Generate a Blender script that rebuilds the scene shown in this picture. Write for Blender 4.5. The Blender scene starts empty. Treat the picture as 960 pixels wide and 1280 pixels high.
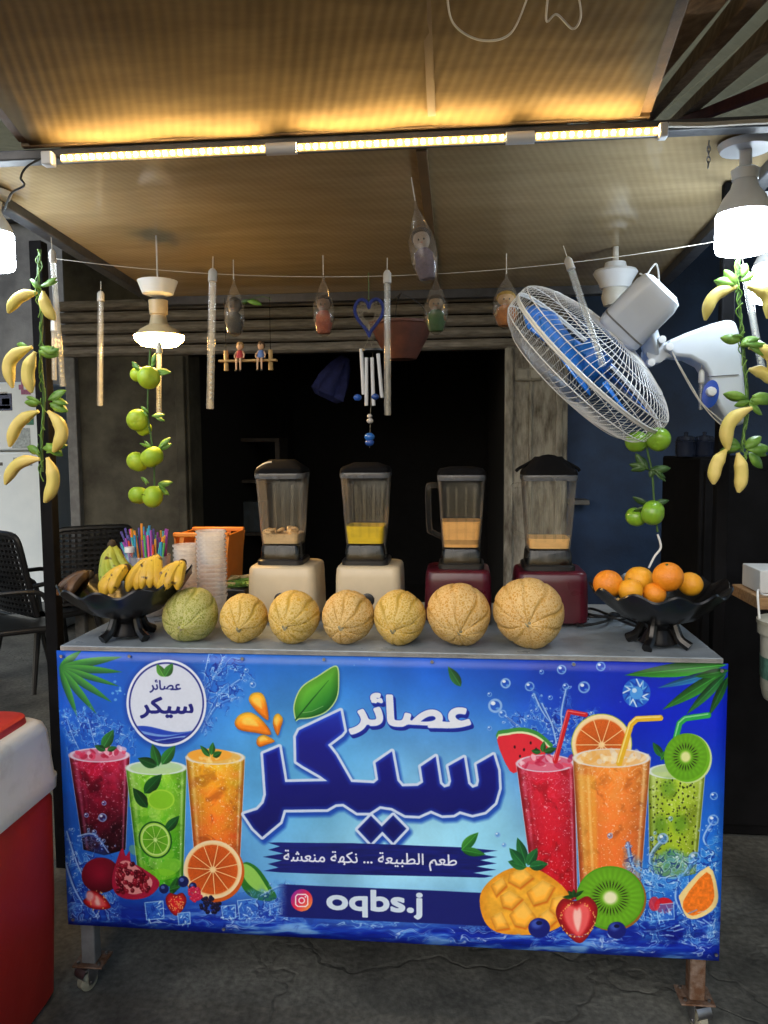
import bpy, math, random
import numpy as np
from mathutils import Vector, Matrix

# ------------------------------------------------------------------ camera
sc = bpy.context.scene
PITCH, ROLL, YAW = 0.08329, -0.00684, 0.09796
CAM = Vector((0.210, -1.950, 1.5268))
FPX = 961.0                                   # focal length for a 960 x 1280 frame
_F = Vector((-math.sin(YAW) * math.cos(PITCH), math.cos(YAW) * math.cos(PITCH), -math.sin(PITCH)))
_R0 = Vector((math.cos(YAW), math.sin(YAW), 0))
_U0 = _R0.cross(_F)
_R = _R0 * math.cos(ROLL) + _U0 * math.sin(ROLL)
_U = _U0 * math.cos(ROLL) - _R0 * math.sin(ROLL)
cam = bpy.data.cameras.new('camera')
cam.sensor_fit = 'VERTICAL'; cam.sensor_height = 24.0; cam.lens = FPX / 1280 * 24.0
cam.clip_start = 0.02; cam.clip_end = 500
cam_o = bpy.data.objects.new('camera', cam)
cam_o.matrix_world = Matrix(((_R.x, _U.x, -_F.x, CAM.x), (_R.y, _U.y, -_F.y, CAM.y), (_R.z, _U.z, -_F.z, CAM.z), (0, 0, 0, 1)))
sc.collection.objects.link(cam_o); sc.camera = cam_o

# ------------------------------------------------------------------ light
SUN_EL, SUN_AZ = math.radians(33), math.radians(196)      # soft evening light from behind the camera
world = bpy.data.worlds.new('World'); sc.world = world; world.use_nodes = True
wn = world.node_tree.nodes; wl = world.node_tree.links
sky = wn.new('ShaderNodeTexSky'); sky.sky_type = 'NISHITA'; sky.sun_disc = False
sky.sun_elevation = SUN_EL; sky.sun_rotation = SUN_AZ; sky.air_density = 1.2; sky.dust_density = 2.0
bgn = wn['Background']; wl.new(sky.outputs[0], bgn.inputs[0]); bgn.inputs[1].default_value = 0.05
sun = bpy.data.lights.new('sun', 'SUN'); sun.energy = 0.5; sun.angle = math.radians(60); sun.color = (1.0, 0.97, 0.93)
sun_o = bpy.data.objects.new('sun', sun)
sd_ = Vector((math.sin(SUN_AZ) * math.cos(SUN_EL), math.cos(SUN_AZ) * math.cos(SUN_EL), math.sin(SUN_EL)))
sun_o.rotation_euler = sd_.to_track_quat('Z', 'Y').to_euler()
sun_o.location = (0, -6, 6); sc.collection.objects.link(sun_o)
vs = sc.view_settings; vs.view_transform = 'Standard'; vs.look = 'None'; vs.exposure = 1.5; vs.gamma = 1.0
vs.use_curve_mapping = False
sc.cycles.transparent_max_bounces = 16; sc.cycles.max_bounces = 4; sc.cycles.diffuse_bounces = 2; sc.cycles.glossy_bounces = 2; sc.cycles.transmission_bounces = 3
sc.cycles.caustics_reflective = False; sc.cycles.caustics_refractive = False
sc.cycles.sample_clamp_indirect = 4.0; sc.cycles.use_adaptive_sampling = True; sc.cycles.adaptive_threshold = 0.03

# ------------------------------------------------------------------ helpers
COL = sc.collection
rnd = random.Random(7)
def V(*a): return Vector(a)
def at(px, py, Y):
    """point of the place seen at photo pixel (px, py) at distance plane Y"""
    r = _F + _R * ((px - 480) / FPX) - _U * ((py - 640) / FPX)
    return CAM + r * ((Y - CAM.y) / r.y)
def on(px, py, Z):
    r = _F + _R * ((px - 480) / FPX) - _U * ((py - 640) / FPX)
    return CAM + r * ((Z - CAM.z) / r.z)
def mpp(Y): return (Y - CAM.y) / FPX / 0.995

class MB:
    def __init__(s): s.v = []; s.f = []
    def add(s, vs, fs):
        b = len(s.v); s.v += [Vector(v) for v in vs]; s.f += [[i + b for i in f] for f in fs]; return s
    def box(s, c, d, rot=None):
        c = Vector(c); hx, hy, hz = d[0] / 2, d[1] / 2, d[2] / 2
        vs = [Vector((x, y, z)) for x in (-hx, hx) for y in (-hy, hy) for z in (-hz, hz)]
        if rot is not None: vs = [rot @ v for v in vs]
        return s.add([v + c for v in vs], [(0, 1, 3, 2), (4, 6, 7, 5), (0, 4, 5, 1), (2, 3, 7, 6), (0, 2, 6, 4), (1, 5, 7, 3)])
    def bar(s, p0, p1, w, h, up=(0, 0, 1)):
        p0, p1 = Vector(p0), Vector(p1); d = (p1 - p0); L = d.length; d.normalize()
        x = d.cross(Vector(up))
        if x.length < 1e-4: x = d.cross(Vector((1, 0, 0)))
        x.normalize(); z = x.cross(d)
        vs = [p + x * (a * w / 2) + z * (b * h / 2) for p in (p0, p1) for a, b in ((-1, -1), (1, -1), (1, 1), (-1, 1))]
        return s.add(vs, [(0, 3, 2, 1), (4, 5, 6, 7), (0, 1, 5, 4), (1, 2, 6, 5), (2, 3, 7, 6), (3, 0, 4, 7)])
    def tube(s, path, r, n=8, caps=True, closed=False, prof=None):
        path = [Vector(p) for p in path]; m = len(path)
        rs = list(r) if hasattr(r, '__len__') else [r] * m
        T = []
        for i in range(m):
            a = path[(i - 1) % m] if (closed or i > 0) else path[i]
            b = path[(i + 1) % m] if (closed or i < m - 1) else path[i]
            t = b - a; T.append(t.normalized() if t.length > 1e-9 else Vector((0, 0, 1)))
        u = T[0].orthogonal().normalized(); vs = []
        for i in range(m):
            u = (u - T[i] * u.dot(T[i]))
            u = u.normalized() if u.length > 1e-6 else T[i].orthogonal().normalized()
            w = T[i].cross(u)
            for k in range(n):
                a = 2 * math.pi * k / n; q = prof(a) if prof else 1.0
                vs.append(path[i] + (u * math.cos(a) + w * math.sin(a)) * rs[i] * q)
        fs = []
        for i in range(m if closed else m - 1):
            j = (i + 1) % m
            for k in range(n): fs.append((i * n + k, i * n + (k + 1) % n, j * n + (k + 1) % n, j * n + k))
        if caps and not closed: fs += [tuple(range(n - 1, -1, -1)), tuple((m - 1) * n + k for k in range(n))]
        return s.add(vs, fs)
    def lathe(s, prof, n=24, c=(0, 0, 0), rf=None, zf=None, M=None):
        c = Vector(c); vs = []; fs = []; m = len(prof)
        for i, (r, z) in enumerate(prof):
            for k in range(n):
                a = 2 * math.pi * k / n
                rr = r * (rf(a, i / (m - 1)) if rf else 1); zz = z + (zf(a, i / (m - 1)) if zf else 0)
                p = Vector((rr * math.cos(a), rr * math.sin(a), zz))
                vs.append((M @ p if M is not None else p) + c)
        for i in range(m - 1):
            for k in range(n): fs.append((i * n + k, i * n + (k + 1) % n, (i + 1) * n + (k + 1) % n, (i + 1) * n + k))
        fs += [tuple(range(n - 1, -1, -1)), tuple((m - 1) * n + k for k in range(n))]
        return s.add(vs, fs)
    def ball(s, c, r, nu=16, nv=10, fn=None, M=None):
        c = Vector(c); r = r if hasattr(r, '__len__') else (r, r, r); vs = []; fs = []
        for j in range(nv + 1):
            th = math.pi * j / nv
            for i in range(nu):
                ph = 2 * math.pi * i / nu
                d = Vector((math.sin(th) * math.cos(ph), math.sin(th) * math.sin(ph), math.cos(th)))
                k = fn(d, ph, th) if fn else 1.0
                p = Vector((d.x * r[0], d.y * r[1], d.z * r[2])) * k
                vs.append((M @ p if M is not None else p) + c)
        for j in range(nv):
            for i in range(nu):
                a, b = j * nu + i, j * nu + (i + 1) % nu
                fs.append((a, a + nu, b + nu, b))
        return s.add(vs, fs)
    def prism(s, poly, y0, y1):
        n = len(poly)
        vs = [(p[0], y0, p[1]) for p in poly] + [(p[0], y1, p[1]) for p in poly]
        return s.add(vs, [tuple(range(n)), tuple(range(2 * n - 1, n - 1, -1))] + [(i, i + n, (i + 1) % n + n, (i + 1) % n) for i in range(n)])
    def build(s, name, m, parent=None, world=False, smooth=True, bevel=0, seg=2, angle=40, loc=None, merge=0):
        off = parent.location if (world and parent is not None) else Vector((0, 0, 0))
        me = bpy.data.meshes.new(name)
        me.from_pydata([tuple(v - off) for v in s.v], [], s.f)
        import bmesh
        bm = bmesh.new(); bm.from_mesh(me)
        bmesh.ops.remove_doubles(bm, verts=bm.verts, dist=1e-6)
        bmesh.ops.recalc_face_normals(bm, faces=bm.faces); bm.to_mesh(me); bm.free()
        if m is not None: me.materials.append(m)
        if smooth:
            me.shade_smooth(); me.set_sharp_from_angle(angle=math.radians(angle))
        o = bpy.data.objects.new(name, me); COL.objects.link(o)
        if parent is not None: o.parent = parent
        if loc is not None: o.location = loc
        if bevel:
            b = o.modifiers.new('bevel', 'BEVEL'); b.width = bevel; b.segments = seg; b.limit_method = 'ANGLE'; b.angle_limit = math.radians(35)
        return o

def thing(name, label, cat, loc=(0, 0, 0), rot=(0, 0, 0), group=None):
    o = bpy.data.objects.new(name, None); COL.objects.link(o); o.empty_display_size = 0.05
    o.location = loc; o.rotation_euler = rot
    return tag(o, label, cat, group)
def tag(o, label=None, cat=None, group=None, kind=None):
    if label: o['label'] = label
    if cat: o['category'] = cat
    if group: o['group'] = group
    if kind: o['kind'] = kind
    return o
def copy_tree(o, parent=None):
    kids = [c for c in bpy.data.objects if c.parent == o]
    c = o.copy(); COL.objects.link(c); c.parent = parent
    for k in kids: copy_tree(k, c)
    return c
def cr(pts, n=6, closed=False):
    """Catmull-Rom through points"""
    pts = [Vector(p) for p in pts]; m = len(pts); out = []
    rng = range(m) if closed else range(m - 1)
    for i in rng:
        p0 = pts[(i - 1) % m] if (closed or i > 0) else pts[0]
        p1, p2 = pts[i], pts[(i + 1) % m]
        p3 = pts[(i + 2) % m] if (closed or i < m - 2) else pts[m - 1]
        for k in range(n):
            t = k / n
            out.append(0.5 * ((2 * p1) + (p2 - p0) * t + (2 * p0 - 5 * p1 + 4 * p2 - p3) * t * t + (3 * p1 - p0 - 3 * p2 + p3) * t ** 3))
    if not closed: out.append(pts[-1])
    return out

# ------------------------------------------------------------------ materials
def lin(c):
    return tuple(((x / 255) / 12.92 if x / 255 <= 0.04045 else (((x / 255) + 0.055) / 1.055) ** 2.4) for x in c)
def mat(name, col, rough=0.6, metal=0.0, var=0.15, vscale=12.0, bump=0.0, bscale=60.0, coat=0.0, spec=0.5, col2=None, stretch=None, fac=(0.4, 0.65), detail=5.0, sss=0.0, rvar=0.0):
    """Principled with noise-mottled colour (col -> col2), fine relief and roughness wear"""
    m = bpy.data.materials.new(name); m.use_nodes = True
    nt = m.node_tree; N = nt.nodes; L = nt.links; b = N['Principled BSDF']
    if col2 is None: col2 = tuple(max(0, x * (1 - var)) for x in col)
    tc = N.new('ShaderNodeTexCoord'); mp = N.new('ShaderNodeMapping'); L.new(tc.outputs['Object'], mp.inputs[0])
    if stretch: mp.inputs['Scale'].default_value = stretch
    nz = N.new('ShaderNodeTexNoise'); nz.inputs['Scale'].default_value = vscale; nz.inputs['Detail'].default_value = detail; nz.inputs['Roughness'].default_value = 0.6
    L.new(mp.outputs[0], nz.inputs['Vector'])
    rp = N.new('ShaderNodeValToRGB'); L.new(nz.outputs['Fac'], rp.inputs[0])
    rp.color_ramp.elements[0].position = fac[0]; rp.color_ramp.elements[1].position = fac[1]
    rp.color_ramp.elements[0].color = (*col2, 1); rp.color_ramp.elements[1].color = (*col, 1)
    L.new(rp.outputs[0], b.inputs['Base Color'])
    b.inputs['Roughness'].default_value = rough; b.inputs['Metallic'].default_value = metal
    b.inputs['Specular IOR Level'].default_value = spec; b.inputs['Coat Weight'].default_value = coat
    if sss: b.inputs['Subsurface Weight'].default_value = sss; b.inputs['Subsurface Radius'].default_value = (0.02, 0.01, 0.005)
    if rvar:
        mr = N.new('ShaderNodeMapRange'); mr.inputs[3].default_value = rough - rvar; mr.inputs[4].default_value = rough + rvar
        n3 = N.new('ShaderNodeTexNoise'); n3.inputs['Scale'].default_value = vscale * 2.3; n3.inputs['Detail'].default_value = 6
        L.new(mp.outputs[0], n3.inputs['Vector']); L.new(n3.outputs['Fac'], mr.inputs[0]); L.new(mr.outputs[0], b.inputs['Roughness'])
    if bump:
        n2 = N.new('ShaderNodeTexNoise'); n2.inputs['Scale'].default_value = bscale; n2.inputs['Detail'].default_value = 5
        L.new(mp.outputs[0], n2.inputs['Vector'])
        bp = N.new('ShaderNodeBump'); bp.inputs['Strength'].default_value = bump; bp.inputs['Distance'].default_value = 0.01
        L.new(n2.outputs['Fac'], bp.inputs['Height']); L.new(bp.outputs[0], b.inputs['Normal'])
    return m
def clear(name, tint=(1, 1, 1), haze=0.08, hcol=(0.8, 0.8, 0.8), rough=0.08, refl=1.0, edge=0.0, base=.035):
    """thin clear plastic: see-through, fresnel shine, a little milky haze"""
    m = bpy.data.materials.new(name); m.use_nodes = True
    nt = m.node_tree; N = nt.nodes; L = nt.links; N.remove(N['Principled BSDF']); out = N['Material Output']
    tr = N.new('ShaderNodeBsdfTransparent'); tr.inputs[0].default_value = (*tint, 1)
    df = N.new('ShaderNodeBsdfTranslucent'); df.inputs[0].default_value = (*hcol, 1)
    d2 = N.new('ShaderNodeBsdfDiffuse'); d2.inputs[0].default_value = (*hcol, 1)
    md = N.new('ShaderNodeMixShader'); md.inputs[0].default_value = 0.5; L.new(df.outputs[0], md.inputs[1]); L.new(d2.outputs[0], md.inputs[2])
    gl = N.new('ShaderNodeBsdfGlossy'); gl.inputs['Roughness'].default_value = rough
    m1 = N.new('ShaderNodeMixShader')
    nz = N.new('ShaderNodeTexNoise'); nz.inputs['Scale'].default_value = 40; nz.inputs['Detail'].default_value = 6
    tc = N.new('ShaderNodeTexCoord'); L.new(tc.outputs['Object'], nz.inputs['Vector'])
    mr = N.new('ShaderNodeMapRange'); mr.inputs[1].default_value = 0.35; mr.inputs[2].default_value = 0.7; mr.inputs[3].default_value = haze * 0.8; mr.inputs[4].default_value = haze * 1.3
    L.new(nz.outputs['Fac'], mr.inputs[0])
    lw = N.new('ShaderNodeLayerWeight'); lw.inputs[0].default_value = .5; p3 = N.new('ShaderNodeMath'); p3.operation = 'POWER'; p3.inputs[1].default_value = 3.0; L.new(lw.outputs['Facing'], p3.inputs[0])
    ed = N.new('ShaderNodeMath'); ed.operation = 'MULTIPLY_ADD'; ed.inputs[1].default_value = edge; L.new(p3.outputs[0], ed.inputs[0]); L.new(mr.outputs[0], ed.inputs[2]); L.new(ed.outputs[0], m1.inputs[0])
    L.new(tr.outputs[0], m1.inputs[1]); L.new(md.outputs[0], m1.inputs[2])
    fr = N.new('ShaderNodeLayerWeight'); fr.inputs[0].default_value = .5
    pw = N.new('ShaderNodeMath'); pw.operation = 'POWER'; pw.inputs[1].default_value = 4.0; L.new(fr.outputs['Facing'], pw.inputs[0])
    mu = N.new('ShaderNodeMath'); mu.operation = 'MULTIPLY_ADD'; mu.inputs[1].default_value = .6 * refl; mu.inputs[2].default_value = base * refl; L.new(pw.outputs[0], mu.inputs[0])
    m2 = N.new('ShaderNodeMixShader'); L.new(mu.outputs[0], m2.inputs[0]); L.new(m1.outputs[0], m2.inputs[1]); L.new(gl.outputs[0], m2.inputs[2])
    L.new(m2.outputs[0], out.inputs[0])
    return m
def glow(name, col, strength):
    m = bpy.data.materials.new(name); m.use_nodes = True
    b = m.node_tree.nodes['Principled BSDF']; b.inputs['Base Color'].default_value = (0.8, 0.8, 0.8, 1)
    b.inputs['Emission Color'].default_value = (*col, 1); b.inputs['Emission Strength'].default_value = strength
    return m
# ------------------------------------------------------------------ the printed banner, drawn in numpy
BW, BH, BZ0 = 1.7536, 0.78, 0.205              # banner size and the height of its lower edge
CW, CH = 1760, 784
def _project(x, y, z):
    d = np.stack([x - CAM.x, y - CAM.y, z - CAM.z], -1)
    w = d @ np.array(_F); return 480 + FPX * (d @ np.array(_R)) / w, 640 - FPX * (d @ np.array(_U)) / w
def paint_banner():
    rs = np.random.RandomState(3)
    jj, ii = np.meshgrid(np.arange(CW), np.arange(CH))
    wx = -BW / 2 + (jj + 0.5) / CW * BW; wz = BZ0 + BH - (ii + 0.5) / CH * BH
    GX, GY = _project(wx, np.zeros_like(wx), wz)         # design coordinates of every dot of the print
    GX = GX.astype(np.float32); GY = GY.astype(np.float32)
    C = np.zeros((CH, CW, 3), np.float32)
    def cxy(px, py):
        p = at(px, py, 0.0); return (p.x + BW / 2) / BW * CW, (BZ0 + BH - p.z) / BH * CH
    def sl(x0, y0, x1, y1):
        q = [cxy(a, b) for a in (x0, x1) for b in (y0, y1)]
        a = max(0, int(min(p[0] for p in q)) - 2); b = min(CW, int(max(p[0] for p in q)) + 3)
        c = max(0, int(min(p[1] for p in q)) - 2); d = min(CH, int(max(p[1] for p in q)) + 3)
        return (slice(c, max(c + 1, d)), slice(a, max(a + 1, b)))
    def vnoise(X, Y, s, seed=0, oct=3):
        out = 0; amp = 1; tot = 0; g = np.random.RandomState(seed).rand(64, 64).astype(np.float32)
        for o in range(oct):
            x = X / s * 2 ** o + 7.3 * o + 500; y = Y / s * 2 ** o + 3.1 * o + 500
            xi = np.floor(x).astype(int); yi = np.floor(y).astype(int); fx = x - xi; fy = y - yi
            fx = fx * fx * (3 - 2 * fx); fy = fy * fy * (3 - 2 * fy)
            a = g[yi % 64, xi % 64] * (1 - fx) + g[yi % 64, (xi + 1) % 64] * fx
            b = g[(yi + 1) % 64, xi % 64] * (1 - fx) + g[(yi + 1) % 64, (xi + 1) % 64] * fx
            out = out + amp * (a * (1 - fy) + b * fy); tot += amp; amp *= 0.5
        return out / tot
    def put(s, a, col):
        col = np.asarray(col, np.float32); a = a[..., None]
        C[s] = C[s] * (1 - a) + col * a
    def sdf(pts, X, Y):
        d = np.full(X.shape, 1e9, np.float32); ins = np.zeros(X.shape, bool); n = len(pts)
        for i in range(n):
            ax, ay = pts[i]; bx, by = pts[(i + 1) % n]; ex, ey = bx - ax, by - ay; L2 = ex * ex + ey * ey + 1e-9
            px = X - ax; py = Y - ay
            t = np.clip((px * ex + py * ey) / L2, 0, 1)
            d = np.minimum(d, (px - t * ex) ** 2 + (py - t * ey) ** 2)
            if ay != by:
                c = ((ay > Y) != (by > Y)) & (X < ex * (Y - ay) / (by - ay) + ax); ins ^= c
        d = np.sqrt(d); return np.where(ins, -d, d)
    def sm(pts, n=5): return [(p.x, p.y) for p in cr([(a, b, 0) for a, b in pts], n, True)]
    def resolve(col, X, Y, d): return col(X, Y, d) if callable(col) else col
    def Pg(pts, col, soft=0.7, grow=0.0, alpha=1.0, smooth=0):
        if smooth: pts = sm(pts, smooth)
        m = abs(grow) + soft + 1; xs = [p[0] for p in pts]; ys = [p[1] for p in pts]
        s = sl(min(xs) - m, min(ys) - m, max(xs) + m, max(ys) + m); X, Y = GX[s], GY[s]
        d = sdf(pts, X, Y) - grow
        put(s, np.clip(0.5 - d / soft, 0, 1) * alpha, resolve(col, X, Y, d))
    def El(cx, cy, rx, ry, col, rot=0.0, soft=0.7, alpha=1.0, ring=None):
        m = max(rx, ry) + soft + 2; s = sl(cx - m, cy - m, cx + m, cy + m); X, Y = GX[s] - cx, GY[s] - cy
        c, si = math.cos(rot), math.sin(rot); U = (X * c + Y * si) / rx; W = (-X * si + Y * c) / ry
        r = np.sqrt(U * U + W * W); d = (r - 1) * min(rx, ry)
        if ring: d = np.abs(d + ring / 2) - ring / 2
        put(s, np.clip(0.5 - d / soft, 0, 1) * alpha, col(U, W, r) if callable(col) else col)
    def Ln(path, w, col, alpha=1.0, soft=0.7):
        n = len(path); ws = list(w) if hasattr(w, '__len__') else [w] * n; m = max(ws) + soft + 1
        xs = [p[0] for p in path]; ys = [p[1] for p in path]; s = sl(min(xs) - m, min(ys) - m, max(xs) + m, max(ys) + m); X, Y = GX[s], GY[s]
        d = np.full(X.shape, 1e9, np.float32)
        for i in range(n - 1):
            ax, ay = path[i]; ex, ey = path[i + 1][0] - ax, path[i + 1][1] - ay
            t = np.clip(((X - ax) * ex + (Y - ay) * ey) / (ex * ex + ey * ey + 1e-9), 0, 1)
            d = np.minimum(d, np.hypot(X - ax - t * ex, Y - ay - t * ey) - (ws[i] * (1 - t) + ws[i + 1] * t) / 2)
        put(s, np.clip(0.5 - d / soft, 0, 1) * alpha, col)
    def smp(path, n=6): return [(p.x, p.y) for p in cr([(a, b, 0) for a, b in path], n)]
    def leaf(x0, y0, x1, y1, w, col, col2=None, vein=True, bend=0.0):
        dx, dy = x1 - x0, y1 - y0; L = math.hypot(dx, dy); nx, ny = -dy / L, dx / L; a = []; b = []
        for k in range(9):
            t = k / 8; q = math.sin(math.pi * t ** 0.8) ** 0.9 * w / 2; o = bend * math.sin(math.pi * t)
            a.append((x0 + dx * t + nx * (q + o), y0 + dy * t + ny * (q + o))); b.append((x0 + dx * t + nx * (o - q), y0 + dy * t + ny * (o - q)))
        c1 = np.array(col, np.float32); c2 = np.array(col2 if col2 is not None else [x * 0.55 for x in col], np.float32)
        def f(X, Y, d):
            t = np.clip(((X - x0) * nx + (Y - y0) * ny) / w + 0.5, 0, 1)[..., None]; return c1 * (1 - t) + c2 * t
        Pg(a + b[::-1][1:-1], f)
        if vein: Ln([(x0, y0), (x0 + dx * .5 + nx * bend, y0 + dy * .5 + ny * bend), (x1, y1)], [0.9, .7, .2], [min(255, x * 1.35 + 20) for x in col], 0.55)
    def bub(x, y, r, a=0.9):
        El(x, y, r, r, (30, 90, 200), alpha=0.45 * a); El(x, y, r, r, (170, 205, 245), ring=max(0.9, r * .3), alpha=0.75 * a)
        El(x - r * .3, y - r * .35, r * .33, r * .28, (240, 248, 255), alpha=a); El(x + r * .35, y + r * .4, r * .3, r * .18, (120, 180, 240), alpha=.7 * a)
    def splash(pts, w, n=16, spread=7, a=.8):
        p = smp(pts, 8); Ln(p, [w * (1 - .7 * k / len(p)) for k in range(len(p))], (60, 120, 215), .7 * a)
        Ln([(x - .6, y - .8) for x, y in p], [w * .35] * len(p), (205, 228, 252), .85 * a)
        Ln([(x + w * .4, y + w * .3) for x, y in p], [w * .22] * len(p), (20, 50, 150), .7 * a)
        for k in range(n):
            x, y = p[rs.randint(len(p))]; bub(x + rs.normal() * spread, y + rs.normal() * spread, .5 + rs.rand() ** 2 * 2.2, a)
    def water(pts, sc_=9.0, seed=1, a=.8, st=(1.0, 1.0), soft=8, tint=(44, 110, 215)):
        m = soft + 2; xs = [p[0] for p in pts]; ys = [p[1] for p in pts]; s = sl(min(xs) - m, min(ys) - m, max(xs) + m, max(ys) + m); X, Y = GX[s], GY[s]
        d = sdf(pts, X, Y); k = np.clip(.5 - d / soft, 0, 1) * a
        wx_ = vnoise(X, Y, sc_ * 1.6, seed + 1, 2) * sc_ * 1.6; wy_ = vnoise(X, Y, sc_ * 1.6, seed + 2, 2) * sc_ * 1.6
        n = vnoise((X + wx_) * st[0], (Y + wy_) * st[1], sc_, seed, 3); k = k * np.clip((vnoise(X, Y, sc_ * 2.2, seed + 5, 2) - .3) * 5, 0, 1)
        put(s, k * .45, tint); put(s, k * np.exp(-((n - .43) / .035) ** 2) * .8, (10, 34, 140)); put(s, k * np.exp(-((n - .52) / .022) ** 2) * .95, (214, 234, 253)); put(s, k * np.exp(-((n - .62) / .03) ** 2) * .7, (130, 190, 245))
    # ---- ground of the print
    u = (GX - 72) / 836; v = (GY - 815 - u * 20) / 360
    base = np.array([14, 92, 205], np.float32) * np.ones_like(C)
    def mixin(w, col):
        nonlocal base
        w = np.clip(w, 0, 1)[..., None]; base = base * (1 - w) + np.array(col, np.float32) * w
    mixin(np.exp(-(((u - .5) / .30) ** 2 + ((v - .62) / .42) ** 2)), (172, 224, 242))
    mixin(.75 * np.exp(-(((u - .34) / .17) ** 2 + ((v - .40) / .33) ** 2)), (96, 182, 234))
    mixin(.8 * np.exp(-(((u - .66) / .10) ** 2 + ((v - .65) / .28) ** 2)), (150, 214, 238))
    mixin(np.clip((u - .66) / .2, 0, 1) * np.clip((.62 - v) / .45, 0, 1), (6, 34, 190))
    mixin(np.clip((u - .42) / .3, 0, 1) * np.clip((.22 - v) / .3, 0, 1) * .7, (16, 62, 200))
    mixin(.6 * np.exp(-(((u - .96) / .05) ** 2 + ((v - .55) / .2) ** 2)), (40, 130, 225))
    mixin(np.clip((v - .80) / .12, 0, 1), (10, 38, 158))
    nz = vnoise(GX, GY, 60, 1, 4); base *= (0.86 + .28 * nz)[..., None]
    C[:] = base
    # water along the foot
    wv = vnoise(GX * .35, GY * 2.2, 16, 5, 4); m = np.clip((v - .86) / .06, 0, 1)
    put((slice(0, CH), slice(0, CW)), m * np.clip((wv - .5) * 5, 0, 1) * .75, (60, 125, 225))
    put((slice(0, CH), slice(0, CW)), m * np.clip((wv - .62) * 7, 0, 1) * .6, (170, 215, 250))
    put((slice(0, CH), slice(0, CW)), m * np.clip((.4 - wv) * 6, 0, 1) * .6, (5, 12, 95))
    water([(86, 1128), (400, 1146), (640, 1160), (900, 1164), (898, 1198), (86, 1153)], 10, 41, .75, (.35, 1.6), 6, (24, 60, 180))
    El(500, 1150, 130, 10, (120, 195, 240), alpha=.35, soft=9)
    for k in range(120):
        x = 90 + rs.rand() * 800; y = 822 + rs.rand() * 320
        if abs(x - 470) < 190 and 840 < y < 1130: continue
        El(x, y, .4 + rs.rand() * .9, .4 + rs.rand() * .9, (200, 225, 250), alpha=.2 + .5 * rs.rand())
    # ---- palm leaves in the upper corners
    for tx, ty, w in ((102, 813, 8), (153, 821, 9.5), (153, 840, 8.5), (149, 858, 7), (140, 878, 8.5), (121, 893, 8.5), (97, 897, 7.5)):
        leaf(74, 834, tx, ty, w * 1.15, (84, 172, 66), (14, 84, 60), vein=False)
    for bx, by, tx, ty, w, c in ((908, 831, 781, 844, 15, (70, 170, 60)), (906, 838, 822, 860, 9, (52, 140, 210)), (908, 838, 828, 887, 13, (64, 158, 62)), (908, 842, 858, 893, 10, (52, 140, 72)), (910, 846, 886, 895, 9, (44, 120, 52)), (911, 838, 868, 846, 9, (48, 130, 46))):
        leaf(bx, by, tx, ty, w * 1.2, c, [q * .4 for q in c])
    # ---- round badge
    for p in ([(262, 818), (256, 850), (262, 880)], [(280, 822), (262, 862), (250, 905)], [(300, 850), (272, 872), (254, 910)], [(296, 872), (270, 884), (252, 916)]): splash(p, 3.0, 14, 6, .8)
    water([(248, 840), (272, 816), (300, 820), (318, 846), (296, 884), (256, 918)], 7, 61, .9)
    El(208, 880, 53, 58, (8, 40, 140), alpha=.5, soft=8)
    El(208, 879, 50, 54.5, (226, 232, 246)); El(208, 879, 47, 51.3, (34, 44, 140)); El(208, 879, 45, 49.2, (214, 222, 238))
    def wave(y0, amp, ph, col, a=1.0):
        s = sl(160, 890, 256, 932); X, Y = GX[s], GY[s]
        inside = np.clip(.5 - (np.sqrt(((X - 208) / 45) ** 2 + ((Y - 879) / 49.2) ** 2) - 1) * 45, 0, 1)
        put(s, inside * np.clip(Y - (y0 + amp * np.sin((X - 160) / 15 + ph)), 0, 1) * a, col)
    wave(911, 4, 3.6, (40, 78, 190)); wave(915, 3.4, 4.6, (120, 160, 225)); wave(917, 3.6, 5.0, (34, 62, 172)); wave(922, 2.6, 5.9, (150, 180, 232)); wave(924, 2.6, 6.2, (30, 48, 150))
    leaf(205, 846, 196, 830, 10, (96, 172, 72)); leaf(206, 846, 216, 829, 11, (70, 150, 64))
    # ---- lettering set from type
    def text(body, x0, y0, x1, y1, px_base, col, bold=0.0, layers=(), fit_h=None):
        """letters of `body`, left edge at (x0,y0) and right edge at (x1,y1) on the baseline"""
        cu = bpy.data.curves.new('t', 'FONT'); cu.body = body; cu.resolution_u = 4
        o = bpy.data.objects.new('t', cu); COL.objects.link(o)
        me = o.evaluated_get(bpy.context.evaluated_depsgraph_get()).to_mesh(); me.calc_loop_triangles()
        P = np.array([v.co[:2] for v in me.vertices], np.float32); T = np.array([t.vertices[:] for t in me.loop_triangles])
        bpy.data.objects.remove(o); bpy.data.curves.remove(cu)
        (ax, ay), (bx, by) = cxy(x0, y0), cxy(x1, y1); w = P[:, 0].max() - P[:, 0].min(); k = (bx - ax) / w
        kh = k if fit_h is None else fit_h * CH / BH * mpp(0.0) / (P[:, 1].max() - P[:, 1].min())
        Q = np.stack([ax + (P[:, 0] - P[:, 0].min()) * k, ay - P[:, 1] * kh], 1)
        Q[:, 1] += (Q[:, 0] - ax) / (bx - ax) * (by - ay)
        g = 24; ox, oy = int(Q[:, 0].min()) - g, int(Q[:, 1].min()) - g; W_, H_ = int(Q[:, 0].max()) + g - ox, int(Q[:, 1].max()) + g - oy
        SS = 3; M = np.zeros((H_ * SS, W_ * SS), bool); q = (Q - (ox, oy)) * SS
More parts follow.
